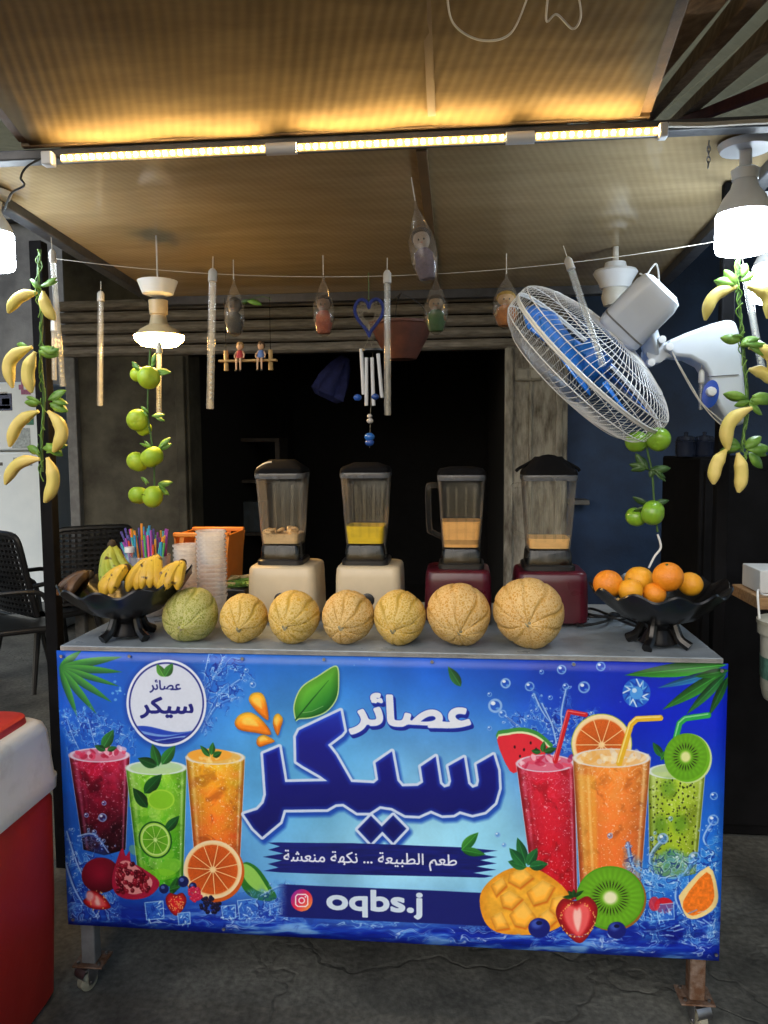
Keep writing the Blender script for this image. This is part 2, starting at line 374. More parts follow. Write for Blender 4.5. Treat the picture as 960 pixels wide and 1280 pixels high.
        for t in T:
            a, b, c = q[t]; x_0, x_1 = int(min(a[0], b[0], c[0])), int(max(a[0], b[0], c[0])) + 2; y_0, y_1 = int(min(a[1], b[1], c[1])), int(max(a[1], b[1], c[1])) + 2
            yy, xx = np.mgrid[y_0:y_1, x_0:x_1] + 0.5
            e = lambda p, r: (r[0] - p[0]) * (yy - p[1]) - (r[1] - p[1]) * (xx - p[0])
            e1, e2, e3 = e(a, b), e(b, c), e(c, a)
            M[y_0:y_1, x_0:x_1] |= ((e1 >= -.01) & (e2 >= -.01) & (e3 >= -.01)) | ((e1 <= .01) & (e2 <= .01) & (e3 <= .01))
        def dil(r):
            r *= SS; R_ = int(r) + 1; A = M.copy()
            for dy in range(-R_, R_ + 1):
                h = r * r - dy * dy
                if h < 0: continue
                h = int(math.sqrt(h)); S_ = np.roll(M, dy, 0); B_ = S_.copy()
                for dx in range(-h, h + 1): B_ |= np.roll(S_, dx, 1)
                A |= B_
            return A
        def lay(r, c, ox_=0, oy_=0, a=1.0):
            A = (dil(r) if r > 0 else M).astype(np.float32).reshape(H_, SS, W_, SS).mean((1, 3))
            s = (slice(oy + oy_, oy + oy_ + H_), slice(ox + ox_, ox + ox_ + W_)); put(s, A * a, c)
        for ly in layers: lay(*ly)
        lay(bold, col)
    SK = '\uFEAE\uFEDC\uFEF4\uFEB3'; AS = '\uFEAE\uFE8B\uFE8E\uFEBC\uFECB'
    text(AS, 187, 862, 226, 862.5, 0, (30, 36, 128), .75)
    text(SK, 175.5, 891, 241, 891.8, 0, (24, 30, 125), 2.2, fit_h=28)
    # ---- drinks
    def glass(tl, tr, br, bl, top, bot, ry, seed, streak=(255, 255, 255), head=None, lift=.0):
        cy = (tl[1] + tr[1]) / 2; cx = (tl[0] + tr[0]) / 2; rx = (tr[0] - tl[0]) / 2
        poly = [tl, tr, br, ((br[0] + bl[0]) / 2, (br[1] + bl[1]) / 2 + ry * .8), bl]
        t0, t1 = np.array(top, np.float32), np.array(bot, np.float32)
        def body(X, Y, d):
            t = np.clip((Y - cy) / (br[1] - cy), 0, 1); n = vnoise(X, Y, 11, seed, 3); t = np.clip(t + (n - .5) * .55, 0, 1)[..., None]
            xl = tl[0] + (bl[0] - tl[0]) * (Y - cy) / (br[1] - cy); xr = tr[0] + (br[0] - tr[0]) * (Y - cy) / (br[1] - cy)
            k = np.clip((X - xl) / (xr - xl + 1e-3), 0, 1)
            c = (t0 * (1 - t) + t1 * t) * (.80 + .28 * np.sin(np.pi * np.clip(k, .02, .98)) + .12 * (n - .5))[..., None]
            hi = (np.exp(-((k - .10) / .035) ** 2) * .38 + np.exp(-((k - .93) / .022) ** 2) * .5 + np.exp(-((k - .2) / .02) ** 2) * .15)[..., None]
            return c * (1 - hi) + np.array(streak, np.float32) * hi
        Pg(poly, body)
        xs_ = [p[0] for p in poly]; s = sl(min(xs_), cy - 2, max(xs_), br[1] + ry); X, Y = GX[s], GY[s]; d = sdf(poly, X, Y); k = np.clip(-d / 3 - .3, 0, 1)
        wx_ = vnoise(X, Y, 16, seed + 40, 2) * 18; n = vnoise(X + wx_, Y - wx_, 13, seed + 41, 3); fade = np.clip(1 - (Y - cy) / 75, .15, 1)
        put(s, k * np.exp(-((n - .5) / .02) ** 2) * .50 * fade, np.array(streak, np.float32)); put(s, k * np.clip((n - .56) * 6, 0, 1) * .30 * fade, np.array(streak, np.float32) * .95); put(s, k * np.clip((.42 - n) * 6, 0, 1) * .35, np.array(bot, np.float32) * .55)
        sp = vnoise(X, Y, 1.6, seed + 50, 1); put(s, k * np.clip((sp - .80) * 9, 0, 1) * .5, (250, 250, 250))
        put(s, np.clip(.5 - d / .8, 0, 1) * np.exp(-(d / 3.0) ** 2) * .45, np.array(bot, np.float32) * .5)
        El(cx, cy, rx, ry, [q * .9 + 20 for q in (head or top)], alpha=.95)
        El(cx, cy, rx, ry, (225, 235, 250), ring=1.2, alpha=.75)
        Ln([tl, (bl[0], bl[1])], .9, (235, 240, 250), .55); Ln([tr, (br[0], br[1])], .9, (235, 240, 250), .55)
    for x, y, r in ((80, 892, 6), (105, 890, 5), (148, 862, 8), (92, 915, 4), (112, 912, 4)):
        for k in range(10): El(x + rs.normal() * r * .5, y + rs.normal() * r * .6, .7 + rs.rand() * 2, .6 + rs.rand() * 1.5, (150, 205, 245), alpha=.55, rot=rs.rand() * 3)
    water([(76, 890), (112, 884), (168, 912), (168, 944), (84, 944)], 6, 66, .8)
    splash([(84, 900), (92, 922), (100, 938)], 2.5, 12, 5, .7); splash([(110, 898), (116, 920), (120, 936)], 2.5, 12, 5, .7)
    glass((86, 943), (162, 945), (157, 1062), (104, 1062), (206, 24, 66), (26, 2, 16), 9, 11, (250, 150, 190), (222, 120, 150))
    for k in range(26): El(92 + rs.rand() * 64, 934 + rs.rand() * 12, 2 + rs.rand() * 4, 1.5 + rs.rand() * 2, [(225, 60, 100), (250, 210, 225), (180, 20, 60)][k % 3], alpha=.7, rot=rs.rand() * 3)
    leaf(128, 936, 142, 912, 14, (58, 140, 66)); leaf(132, 938, 118, 932, 8, (40, 110, 52)); leaf(134, 938, 146, 934, 7, (48, 120, 60))
    glass((157, 959), (233, 961), (229, 1106), (173, 1098), (142, 208, 52), (70, 170, 30), 9, 12, (225, 255, 190), (190, 225, 170))
    for k in range(30):
        x, y = 166 + rs.rand() * 60, 968 + rs.rand() * 120; El(x, y, 4 + rs.rand() * 7, 3 + rs.rand() * 6, [(176, 226, 80), (84, 170, 30), (150, 215, 60), (200, 235, 130)][k % 4], alpha=.35, rot=rs.rand() * 3)
    leaf(180, 992, 202, 968, 16, (30, 104, 44)); leaf(184, 1010, 166, 985, 14, (26, 88, 40)); leaf(206, 1040, 224, 1020, 12, (34, 110, 50))
    El(201, 1000, 17, 13, (168, 220, 70)); El(201, 1000, 15, 11, (140, 205, 48))
    El(194, 1050, 20.5, 23.5, (30, 96, 36), rot=-.35); El(194, 1050, 18.5, 21.5, (170, 220, 90), rot=-.35)
    def citrus(flesh, dark, n=10, pith=(240, 225, 190), pr=.86, core=.09):
        f, dk, p = (np.array(q, np.float32) for q in (flesh, dark, pith))
        def fn(U, W, r):
            a = np.arctan2(W, U); seg = np.abs(np.sin(a * n / 2)); k = np.clip((seg * r - .045) * 16, 0, 1)
            tex = .5 + .5 * np.sin(a * 46 + 9 * np.sin(r * 17)) * np.sin(r * 34 + 5 * np.sin(a * 7))
            c = f * (.9 + .16 * tex[..., None]) * (.85 + .15 * r[..., None]); w = (k * np.clip((pr - r) * 18, 0, 1) * np.clip((r - core) * 14, 0, 1))[..., None]
            return p * (1 - w) + (c * .88 + dk * .12) * w
        return fn
    El(194, 1050, 17, 19.5, citrus((120, 196, 44), (60, 130, 20), 9, (205, 236, 150), .95), rot=-.35)
    El(212, 1084, 15, 10, (130, 205, 60), alpha=.8, rot=-.4); El(200, 1093, 20, 7, (150, 220, 50), alpha=.5)
    leaf(198, 958, 190, 930, 13, (52, 132, 58)); leaf(202, 956, 219, 932, 14, (60, 146, 66)); leaf(196, 958, 172, 948, 13, (36, 100, 48))
    glass((232, 946), (306, 948), (300, 1078), (243, 1072), (240, 186, 40), (226, 96, 40), 9, 13, (255, 240, 190), (240, 190, 90))
    El(262, 944, 28, 8, (244, 176, 70)); 
    for k in range(14): El(240 + rs.rand() * 58, 946 + rs.rand() * 12, 3, 2, (250, 225, 150), alpha=.6, rot=rs.rand() * 3)
    leaf(262, 946, 250, 932, 7, (52, 132, 58)); leaf(264, 944, 266, 928, 8, (56, 140, 60)); leaf(266, 946, 277, 940, 8, (44, 120, 50))
    # fruit at the foot, left
    water([(78, 1026), (96, 1050), (118, 1040), (140, 1072), (150, 1150), (84, 1152)], 8, 51, .95)
    splash([(84, 1040), (96, 1078), (112, 1112)], 5, 30, 8); splash([(82, 1078), (92, 1108), (104, 1130)], 6, 22, 7); splash([(98, 1046), (118, 1044), (136, 1066)], 5, 22, 6)
    for x, y, r in ((128, 1022, 5.5), (108, 1019, 3), (130, 1004, 3), (118, 1040, 3)): bub(x, y, r)
    El(126, 1094, 24, 22, lambda U, W, r: np.array((150, 24, 52), np.float32) * (1.05 - .6 * np.clip(r * .6 + .4 * (U * .5 + W * .7), 0, 1))[..., None])
    Pg([(147, 1072), (153, 1060), (157, 1070), (162, 1064), (164, 1078), (176, 1084), (198, 1100), (196, 1112), (182, 1122), (160, 1124), (144, 1116), (140, 1098)], (172, 30, 66), smooth=4)
    Pg([(148, 1080), (160, 1076), (176, 1088), (190, 1100), (186, 1112), (166, 1118), (150, 1110), (144, 1098)], (226, 150, 150), smooth=4)
    for k in range(85):
        x, y = 146 + rs.rand() * 42, 1080 + rs.rand() * 36
        if (y - 1080) > (x - 146) * -.2 and (y - 1080) > (x - 158) * .55 - 6 and (y - 1116) < (188 - x) * .3: El(x, y, 2.5, 2.9, [(110, 8, 28), (150, 20, 44), (84, 4, 22)][k % 3]); El(x - .7, y - .9, .8, .7, (235, 130, 150), alpha=.7)
    def berry(cx, cy, w, h, rot, cut=False):
        pts = [(0, -.42), (.3, -.5), (.5, -.25), (.42, .1), (.2, .4), (0, .52), (-.2, .4), (-.42, .1), (-.5, -.25), (-.3, -.5)]; c, s = math.cos(rot), math.sin(rot)
        q = [(cx + (x * w) * c - (y * h) * s, cy + (x * w) * s + (y * h) * c) for x, y in pts]
        Pg(q, lambda X, Y, d: np.array((214, 34, 46), np.float32) * (.62 + .42 * np.clip(-d / (w * .25), 0, 1))[..., None], smooth=4)
        if cut: Pg([(cx + (a - cx) * .62, cy + (b - cy) * .68) for a, b in q], (236, 100, 100), smooth=4, soft=4); Pg([(cx + (a - cx) * .2, cy + (b - cy) * .5) for a, b in q], (250, 196, 186), smooth=4, soft=3)
        for k in range(int(w * h / (40 if cut else 16))):
            a = rs.rand() * 6.3; r = math.sqrt(rs.rand()) * .42 if not cut else .40 + .05 * rs.rand(); El(cx + r * math.cos(a) * w * .95, cy + r * math.sin(a) * h * .9, .7, .9, (246, 200, 110), alpha=.8)
    berry(122, 1127, 22, 34, -1.15, True); El(112, 1120, 5, 6, (236, 190, 190), soft=3, alpha=.8)
    Pg([(305, 1078), (322, 1084), (338, 1106), (346, 1122), (330, 1126), (310, 1118), (300, 1100)], (44, 120, 44), smooth=4)
    Pg([(304, 1080), (318, 1086), (332, 1106), (336, 1116), (320, 1112), (306, 1098)], (150, 205, 96), smooth=4)
    El(268, 1090, 37.5, 38, (206, 96, 30), rot=.35); El(266, 1087, 36.5, 36.5, (244, 222, 180), rot=.35); El(266, 1087, 34, 33.5, citrus((226, 106, 38), (180, 60, 20), 11, (246, 214, 160), .95, .08), rot=.35)
    for x, y, r in ((205, 1111, 6), (229, 1102, 7), (241, 1108, 5)): El(x, y, r, r, (24, 34, 96)); El(x - r * .25, y - r * .3, r * .4, r * .35, (110, 140, 215), alpha=.7)
    leaf(214, 1118, 222, 1096, 10, (40, 110, 44)); leaf(212, 1112, 226, 1108, 7, (50, 124, 50))
    berry(220, 1130, 26, 28, 0.0)
    for cx, cy, R_, cols in ((243, 1118, 9, ((200, 36, 76), (232, 120, 150))), (263, 1131, 12, ((20, 16, 48), (70, 66, 120)))):
        for k in range(34):
            a = rs.rand() * 6.3; r = math.sqrt(rs.rand()) * R_; El(cx + r * math.cos(a), cy + r * math.sin(a) * .9, 2.4, 2.4, cols[0]); El(cx + r * math.cos(a) - .6, cy + r * math.sin(a) * .9 - .8, .9, .8, cols[1], alpha=.85)
    def ice(cx, cy, r):
        Pg([(cx - r, cy - r * .8), (cx + r * .9, cy - r), (cx + r, cy + r * .8), (cx - r * .8, cy + r)], (60, 130, 225), alpha=.55)
        for k in range(26):
            x, y = cx + (rs.rand() - .5) * 2 * r, cy + (rs.rand() - .5) * 2 * r; a = rs.rand() * 3.2; q = r * (.15 + .4 * rs.rand())
            Ln([(x, y), (x + q * math.cos(a), y + q * math.sin(a))], .6 + rs.rand() * 1.3, [(205, 232, 252), (120, 180, 240), (16, 60, 170)][k % 3], .75)
        Ln([(cx - r, cy - r * .8), (cx + r * .9, cy - r), (cx + r, cy + r * .8), (cx - r * .8, cy + r), (cx - r, cy - r * .8)], 1.0, (190, 225, 252), .8)
    for x, y, r in ((193, 1138, 12), (310, 1136, 13), (230, 1148, 8), (286, 1140, 9), (345, 1136, 8)): ice(x, y, r)
    water([(300, 1118), (350, 1100), (392, 1112), (380, 1150), (300, 1152)], 7, 91, .8)
    for p in ([(326, 1120), (350, 1108), (372, 1112)], [(330, 1140), (360, 1130), (385, 1140)]): splash(p, 3, 16, 6, .6)
    # ---- middle: orange drops, big leaf, the name
    Z = lambda pts: [(280 + a / 2.6667, 820 + b / 2.6667) for a, b in pts]
    def drop(pts):
        P_ = Z(pts); cx = sum(p[0] for p in P_) / len(P_); cy = sum(p[1] for p in P_) / len(P_)
        Pg([(a + 1.5, b + 2.5) for a, b in P_], (20, 70, 170), smooth=4, soft=4, alpha=.5)
        Pg(P_, lambda X, Y, d: np.array((236, 150, 40), np.float32) * (.80 + .07 * np.clip(-d, 0, 4))[..., None] + np.clip((cy - Y) / 8, -.5, 1)[..., None] * np.array((10, 38, 20), np.float32), smooth=4)
        Pg([(cx + (a - cx) * .45 - 1.5, cy + (b - cy) * .4 - 2.5) for a, b in P_], (252, 224, 110), smooth=4, soft=3, alpha=.75)
    drop([(82, 145), (95, 124), (125, 124), (141, 155), (148, 213), (122, 198), (97, 172)]); drop([(35, 222), (52, 196), (88, 188), (128, 215), (157, 262), (102, 256), (50, 246)])
    drop([(164, 235), (165, 205), (180, 192), (196, 210), (190, 236), (179, 266)]); drop([(108, 290), (114, 270), (136, 264), (169, 284), (142, 296), (118, 303)])
    LF = Z([(238, 216), (231, 165), (256, 105), (312, 66), (375, 32), (384, 90), (376, 145), (342, 188), (292, 208), (252, 212)])
    Pg([(a + 2, b + 3) for a, b in LF], (16, 70, 150), smooth=5, soft=5, alpha=.5); Pg(LF, (196, 224, 150), smooth=5)
    def lc(X, Y, d):
        t = np.clip(((X - 369) * .62 + (Y - 900) * .78) / 46 + .62, 0, 1)[..., None]; e = np.clip(-d / 9, 0, 1)[..., None]
        return (np.array((128, 206, 66), np.float32) * (1 - t) + np.array((22, 110, 44), np.float32) * t) * (.82 + .22 * e)
    Pg(LF, lc, smooth=5, grow=-1.6); Ln(Z([(238, 214), (290, 150), (348, 82)]), [1.8, 1.6, .4], (16, 84, 30), .9)
    Ln(Z([(262, 190), (292, 186), (330, 168)]), .8, (230, 245, 200), .5)
    WORD = Z([(66, 527), (112, 512), (132, 490), (140, 462), (130, 326), (184, 303), (204, 420), (345, 417), (318, 398), (262, 366), (241, 352), (239, 270), (250, 248), (388, 183), (401, 250), (392, 262), (346, 297), (372, 330), (424, 420),
              (500, 424), (514, 412), (505, 356), (560, 318), (578, 415), (594, 434), (646, 432), (664, 420), (656, 368), (706, 334), (720, 424), (734, 437), (752, 432), (757, 415), (748, 366), (800, 337), (814, 424), (828, 438), (846, 432), (850, 414), (842, 360), (898, 328),
              (914, 380), (917, 440), (903, 488), (870, 518), (828, 528), (786, 516), (766, 528), (728, 530), (690, 514), (650, 532), (604, 530), (560, 506), (520, 500), (486, 522), (444, 522), (398, 492), (372, 494), (344, 510), (200, 512), (188, 552), (128, 602), (98, 574)])
    DM = [Z([(490, 532), (535, 577), (490, 624), (446, 577)]), Z([(564, 530), (608, 575), (564, 622), (519, 575)])]
    for s_ in [WORD] + DM: Pg([(a + 2.5, b + 4.5) for a, b in s_], (18, 66, 176), soft=5, grow=4.5, alpha=.85)
    for s_ in [WORD] + DM: Pg(s_, (206, 220, 244), grow=3.4, soft=.9)
    def navy(X, Y, d):
        e = np.clip(-d / 5.0, 0, 1)[..., None]; t = np.clip((Y - 895) / 150, 0, 1)[..., None]
        c = np.array((38, 78, 206), np.float32) * (1 - e) + np.array((20, 24, 142), np.float32) * e
        up = np.clip((930 - Y) / 50, 0, 1)[..., None]; c = c * (1 - .5 * up) + np.array((44, 98, 214), np.float32) * .5 * up
        return c * (1.06 - .34 * t)
    for s_ in [WORD] + DM: Pg(s_, navy, soft=.8)
    Pg([(a - .8, b - 1.1) for a, b in WORD], (120, 168, 240), grow=-1.2, soft=.7, alpha=.0)
    text(AS, 437.5, 905, 587, 908.5, 0, (226, 232, 244), 4.6, layers=((6.6, (22, 40, 150), 5, 8, 1.0), (6.6, (22, 44, 156), 2, 4, 1.0), (6.4, (30, 70, 190), 0, 0, 1.0)), fit_h=52)
    leaf(576, 858, 560, 833, 12, (56, 128, 66))
    for x, y, r in ((619, 882, 9), (632, 854, 6), (316, 856, 4), (612, 910, 3), (628, 892, 5), (612, 868, 3), (622, 1043, 3.5), (630, 1056, 3), (308, 838, 3)): bub(x, y, r)
    # slogan on a brush stroke, handle on a band
    br = [(330, 1066)]
    for k in range(9): br += [(328 + (k % 2) * 20 + rs.rand() * 8, 1053 + k * 4.4)]
    top = [(346, 1052.5), (440, 1053.5), (580, 1059)]; end = []
    for k in range(9): end += [(628 - (k % 2) * 24 - rs.rand() * 8 - k * 1.2, 1063 + k * 4)]
    Pg(top + end + [(606, 1097), (480, 1094), (352, 1090)] + br[1:][::-1], lambda X, Y, d: np.array((26, 34, 118), np.float32) * (.8 + .4 * vnoise(X * .3, Y * 3, 7, 3))[..., None])
    text('\uFE94\uFEB8\uFECC\uFEE8\uFEE3 \uFE94\uFEEC\uFEDC\uFEE7 ... \uFE94\uFECC\uFEF4\uFE92\uFEC4\uFEDF\uFE8D \uFEE2\uFECC\uFEC3', 355, 1075.5, 571, 1082, 0, (226, 230, 244), .8)
    leaf(577, 1062, 598, 1040, 13, (78, 158, 62), (30, 100, 44)); leaf(577, 1062, 607, 1068, 11, (60, 140, 56), (26, 90, 40))
    s = sl(340, 1098, 640, 1165); X, Y = GX[s], GY[s]; t = (X - 350) / 270; yt = 1104 + 12.5 * t; yb = 1146 + 13 * t
    put(s, np.clip(Y - yt, 0, 1) * np.clip(yb - Y, 0, 1) * np.clip((X - 346) / 14, 0, 1) * np.clip((622 - X) / 10, 0, 1) * .96, (24, 30, 112))
    ig0, ig1, ig2 = (np.array(q, np.float32) for q in ((250, 190, 70), (225, 50, 90), (140, 50, 180)))
    def ig(U, W, r):
        t = np.clip((-U * .5 - W * .5) * .5 + .5, 0, 1)[..., None]; t2 = np.clip(t * 2, 0, 1); t3 = np.clip(t * 2 - 1, 0, 1)
        return (ig0 * (1 - t2) + ig1 * t2) * (1 - t3) + ig2 * t3
    El(377.3, 1124.8, 13.6, 14.0, ig)
    def rr(cx, cy, h, k): return [(cx - h, cy - h + k), (cx - h + k, cy - h), (cx + h - k, cy - h), (cx + h, cy - h + k), (cx + h, cy + h - k), (cx + h - k, cy + h), (cx - h + k, cy + h), (cx - h, cy + h - k)]
    Ln(rr(377.3, 1125, 7.6, 2.6) + [rr(377.3, 1125, 7.6, 2.6)[0]], 1.5, (248, 238, 240)); El(377.3, 1125, 4.2, 4.2, (248, 238, 240), ring=1.5); El(382, 1120.4, 1.1, 1.1, (248, 238, 240))
    text('oqbs.j', 409.5, 1135.3, 527, 1140.5, 0, (208, 224, 240), 3.3, fit_h=36)
    # ---- right: three glasses, straws, fruit
    Zr = lambda pts: [(600 + a / 3, 810 + b / 3) for a, b in pts]
    water([(628, 890), (660, 892), (668, 862), (690, 896), (706, 852), (716, 894), (748, 886), (730, 940), (652, 940)], 8, 71, .95)
    for p in ([(632, 895), (648, 908), (672, 925)], [(668, 868), (682, 895), (708, 922)], [(708, 862), (702, 895), (706, 926)], [(742, 900), (728, 912), (716, 930)], [(678, 880), (690, 905), (696, 930)]): splash(p, 5, 14, 6, .85)
    for x, y, r in ((619, 882, 8.5), (632, 854, 6.5), (662, 858, 6), (702, 837, 6), (730, 859, 7.5), (751, 833, 6), (677, 840, 3), (717, 830, 2.5), (707, 858, 4), (661, 896, 3), (688, 872, 3), (740, 892, 3)): bub(x, y, r)
    El(795.5, 866, 17.5, 18, (40, 110, 215)); 
    for k in range(12):
        a = k * .524; Ln([(795.5 + 16.5 * math.cos(a), 866 + 17 * math.sin(a)), (795.5 + 9 * math.cos(a + .5), 866 + 9 * math.sin(a + .5)), (795.5 + 16.5 * math.cos(a + .524), 866 + 17 * math.sin(a + .524))], 1.8, [(225, 240, 252), (120, 185, 240), (20, 70, 180)][k % 3], .9)
    El(795.5, 866, 8, 8, (84, 160, 235)); El(793, 863, 3, 3, (225, 240, 252), alpha=.8)
    WM = Zr([(62, 326), (105, 306), (160, 300), (215, 315), (262, 354), (262, 374), (160, 440), (112, 446)])
    Pg(WM, (70, 150, 70), grow=.8, smooth=3); Pg([(a - .5, b + 3.2) for a, b in WM], (226, 236, 190), grow=-.8, smooth=3); Pg([(a - .8, b + 5.5) for a, b in WM], (226, 50, 66), grow=-1.2, smooth=3)
    for a, b in Zr([(130, 370), (165, 380), (190, 355), (150, 405), (210, 378)]): El(a, b, 1.3, 1.9, (60, 10, 24))
    glass((645, 953), (718, 955), (722, 1124), (668, 1120), (214, 40, 66), (190, 18, 34), 11, 21, (250, 160, 190), (226, 110, 140))
    for k in range(24): El(650 + rs.rand() * 64, 946 + rs.rand() * 12, 2 + rs.rand() * 5, 1.5 + rs.rand() * 2, [(230, 80, 110), (250, 215, 225), (200, 40, 80)][k % 3], alpha=.7, rot=rs.rand() * 3)
    Ln(Zr([(282, 424), (333, 238), (396, 250)]), 6, (206, 34, 46)); Ln(Zr([(278, 420), (328, 236), (394, 246)]), 1.4, (246, 140, 140), .8)
    leaf(676, 940, 664, 938, 7, (46, 120, 54)); leaf(678, 940, 680, 926, 7, (56, 136, 58)); leaf(680, 940, 696, 935, 8, (44, 116, 50))
    glass((810, 966), (882, 962), (870, 1092), (812, 1090), (176, 204, 66), (146, 172, 34), 10, 23, (232, 250, 190), (190, 215, 150))
    for k in range(170):
        x, y = 812 + rs.rand() * 58, 975 + rs.rand() * 115; El(x, y, .6 + rs.rand() * .7, .7 + rs.rand() * .9, (34, 40, 12), alpha=.85)
    for x, y in ((836, 985), (826, 1032), (850, 1030), (838, 1072)): El(x, y, 9, 11, (70, 130, 30), soft=9, alpha=.55)
    Ln(Zr([(735, 335), (748, 282), (770, 264), (856, 252)]), 7.4, (50, 170, 84)); Ln(Zr([(732, 330), (745, 280), (768, 260), (854, 248)]), 1.8, (160, 230, 170), .8)
    leaf(828, 946, 816, 928, 10, (46, 124, 56)); leaf(826, 950, 836, 936, 8, (52, 134, 58))
    def kiwi(skin, core, n=30, sr=.42):
        k1, k2, k3 = (np.array(q, np.float32) for q in ((120, 190, 40), core, (28, 26, 10)))
        def fn(U, W, r):
            a = np.arctan2(W, U); ray = .5 + .5 * np.cos(a * n); c = k1 * (.78 + .3 * ray[..., None] * np.clip(1.1 - r, 0, 1)[..., None] + .08)
            w = np.clip((sr * .62 - r) * 9, 0, 1)[..., None]; c = c * (1 - w) + k2 * w
            sd = (np.clip((np.cos(a * n) - .1) * 2.5, 0, 1) * np.exp(-((r - sr) / .13) ** 2))[..., None]
            return c * (1 - sd * .92) + k3 * sd * .92
        return fn
    El(861, 948, 29, 31, (206, 226, 160)); El(859, 947, 28.5, 30.5, (120, 186, 40)); El(857, 946, 27, 29, kiwi(None, (226, 232, 160), 24, .46))
    El(752, 930, 38, 38, (176, 190, 60)); El(752, 930, 37, 37, (246, 226, 180)); El(752, 931, 34, 34, citrus((232, 116, 44), (190, 70, 20), 10, (248, 214, 160), .97, .08))
    glass((716, 946), (813, 949), (801, 1108), (725, 1108), (238, 150, 62), (226, 108, 50), 12, 22, (255, 230, 180), (246, 200, 130))
    for k in range(34): El(724 + rs.rand() * 82, 940 + rs.rand() * 14, 3 + rs.rand() * 5, 2 + rs.rand() * 2, [(250, 235, 200), (240, 180, 90), (230, 225, 215)][k % 3], alpha=.6, rot=rs.rand() * 3)
    Pg([(722, 968), (744, 969), (748, 1092), (730, 1092)], (250, 196, 70), alpha=.42, soft=4); Ln([(735, 972), (741, 1088)], 3, (255, 224, 150), .4, 2)
    Ln(Zr([(522, 432), (566, 286), (588, 266), (676, 262)]), 7.4, (232, 186, 50)); Ln(Zr([(518, 428), (561, 284), (585, 262), (674, 258)]), 1.8, (252, 236, 160), .85)
    # splash, mango, kiwi half, strawberries, blueberries
    Zf = lambda pts: [(600 + a / 3, 980 + b / 3) for a, b in pts]
    for p in ([(555, 225), (575, 310), (640, 350)], [(690, 205), (640, 270), (650, 340)], [(805, 280), (750, 350), (660, 350)], [(750, 350), (735, 430), (770, 500)], [(650, 340), (640, 430), (690, 520)], [(875, 140), (840, 210), (890, 270)]): splash(Zf(p), 6, 16, 6)
    for a, b, r in ((686, 205, 7), (805, 278, 8), (875, 135, 7), (488, 195, 3.5), (552, 235, 3), (645, 205, 3), (715, 130, 3), (877, 45, 5), (895, 245, 3)): bub(600 + a / 3, 980 + b / 3, r)
    water([(782, 1062), (806, 1080), (838, 1060), (868, 1072), (898, 1040), (898, 1178), (800, 1176), (776, 1150)], 8, 81, .95, tint=(60, 150, 220))
    Pg(Zf([(856, 308), (892, 400), (884, 460), (830, 500), (778, 502), (750, 440), (756, 405)]), (238, 214, 150), smooth=3); Pg(Zf([(850, 330), (878, 402), (868, 452), (824, 486), (784, 490), (762, 440)]), lambda X, Y, d: np.array((236, 126, 36), np.float32) * (.85 + .3 * vnoise(X, Y, 3, 9))[..., None], smooth=3)
    El(830, 1132, 12, 10, (196, 30, 50)); ice(832, 1140, 11); El(818, 1130, 7, 9, (214, 44, 60), alpha=.8)
    def mango(X, Y, d):
        n = vnoise(X, Y, 8, 31)[..., None]; e = np.clip(-d / 14, 0, 1)[..., None]; return (np.array((232, 156, 40), np.float32) * (1 - e) + np.array((240, 178, 58), np.float32) * e) * (.88 + .24 * n)
    Pg(Zf([(0, 420), (40, 360), (110, 318), (190, 312), (260, 345), (320, 395), (345, 450), (320, 520), (240, 560), (130, 566), (50, 550), (10, 500)]), mango, smooth=4)
    for q in (((110, 335), (165, 318), (200, 350), (150, 390), (105, 365)), ((175, 405), (235, 362), (280, 385), (250, 440), (200, 455)), ((75, 420), (110, 400), (160, 430), (120, 470), (85, 460)), ((110, 490), (165, 440), (210, 500), (170, 540), (130, 530)), ((40, 380), (85, 350), (100, 380), (60, 420)), ((270, 430), (310, 420), (330, 460), (290, 500), (260, 470)), ((40, 500), (80, 480), (110, 540), (60, 548)), ((215, 500), (255, 470), (290, 510), (250, 545))):
        P_ = Zf(q); Pg([(a + .8, b + 1.8) for a, b in P_], (206, 104, 24), soft=2.5, alpha=.8, grow=.5); Pg(P_, lambda X, Y, d: np.array((246, 176, 62), np.float32) * (.84 + .05 * np.clip(-d, 0, 5))[..., None]); Pg([(a * .7 + .3 * P_[1][0], b * .7 + .3 * P_[1][1] - .6) for a, b in P_], (252, 208, 104), alpha=.55, soft=3)
    for q in ((105, 290, 175, 312), (140, 200, 172, 300), (215, 240, 178, 305), (255, 300, 185, 310), (110, 240, 165, 305)): 
        (a, b), (c, d_) = Zf([(q[0], q[1]), (q[2], q[3])]); leaf(c, d_, a, b, 13, (50, 130, 66), (20, 74, 44))
    El(766, 1124, 42, 40, (150, 104, 40)); El(763, 1122.5, 42.5, 39.5, (84, 160, 30)); El(763, 1122.5, 40.5, 37.5, kiwi(None, (232, 232, 190), 30, .44), rot=.1)
    berry(722, 1150, 52, 56, -.1, True)
    for q in ((350, 425, 330, 400), (350, 425, 390, 400), (350, 425, 310, 425), (352, 425, 352, 395)):
        (a, b), (c, d_) = Zf([(q[0], q[1]), (q[2], q[3])]); leaf(a, b, c, d_, 5, (40, 100, 40), vein=False)
    for x, y, r in ((674, 1160, 13.5), (771, 1163, 11.5)): El(x, y, r, r * .92, (22, 32, 120)); El(x - r * .25, y - r * .35, r * .5, r * .4, (96, 128, 220), alpha=.6, soft=4); El(x, y - r * .45, r * .3, r * .2, (14, 18, 70))
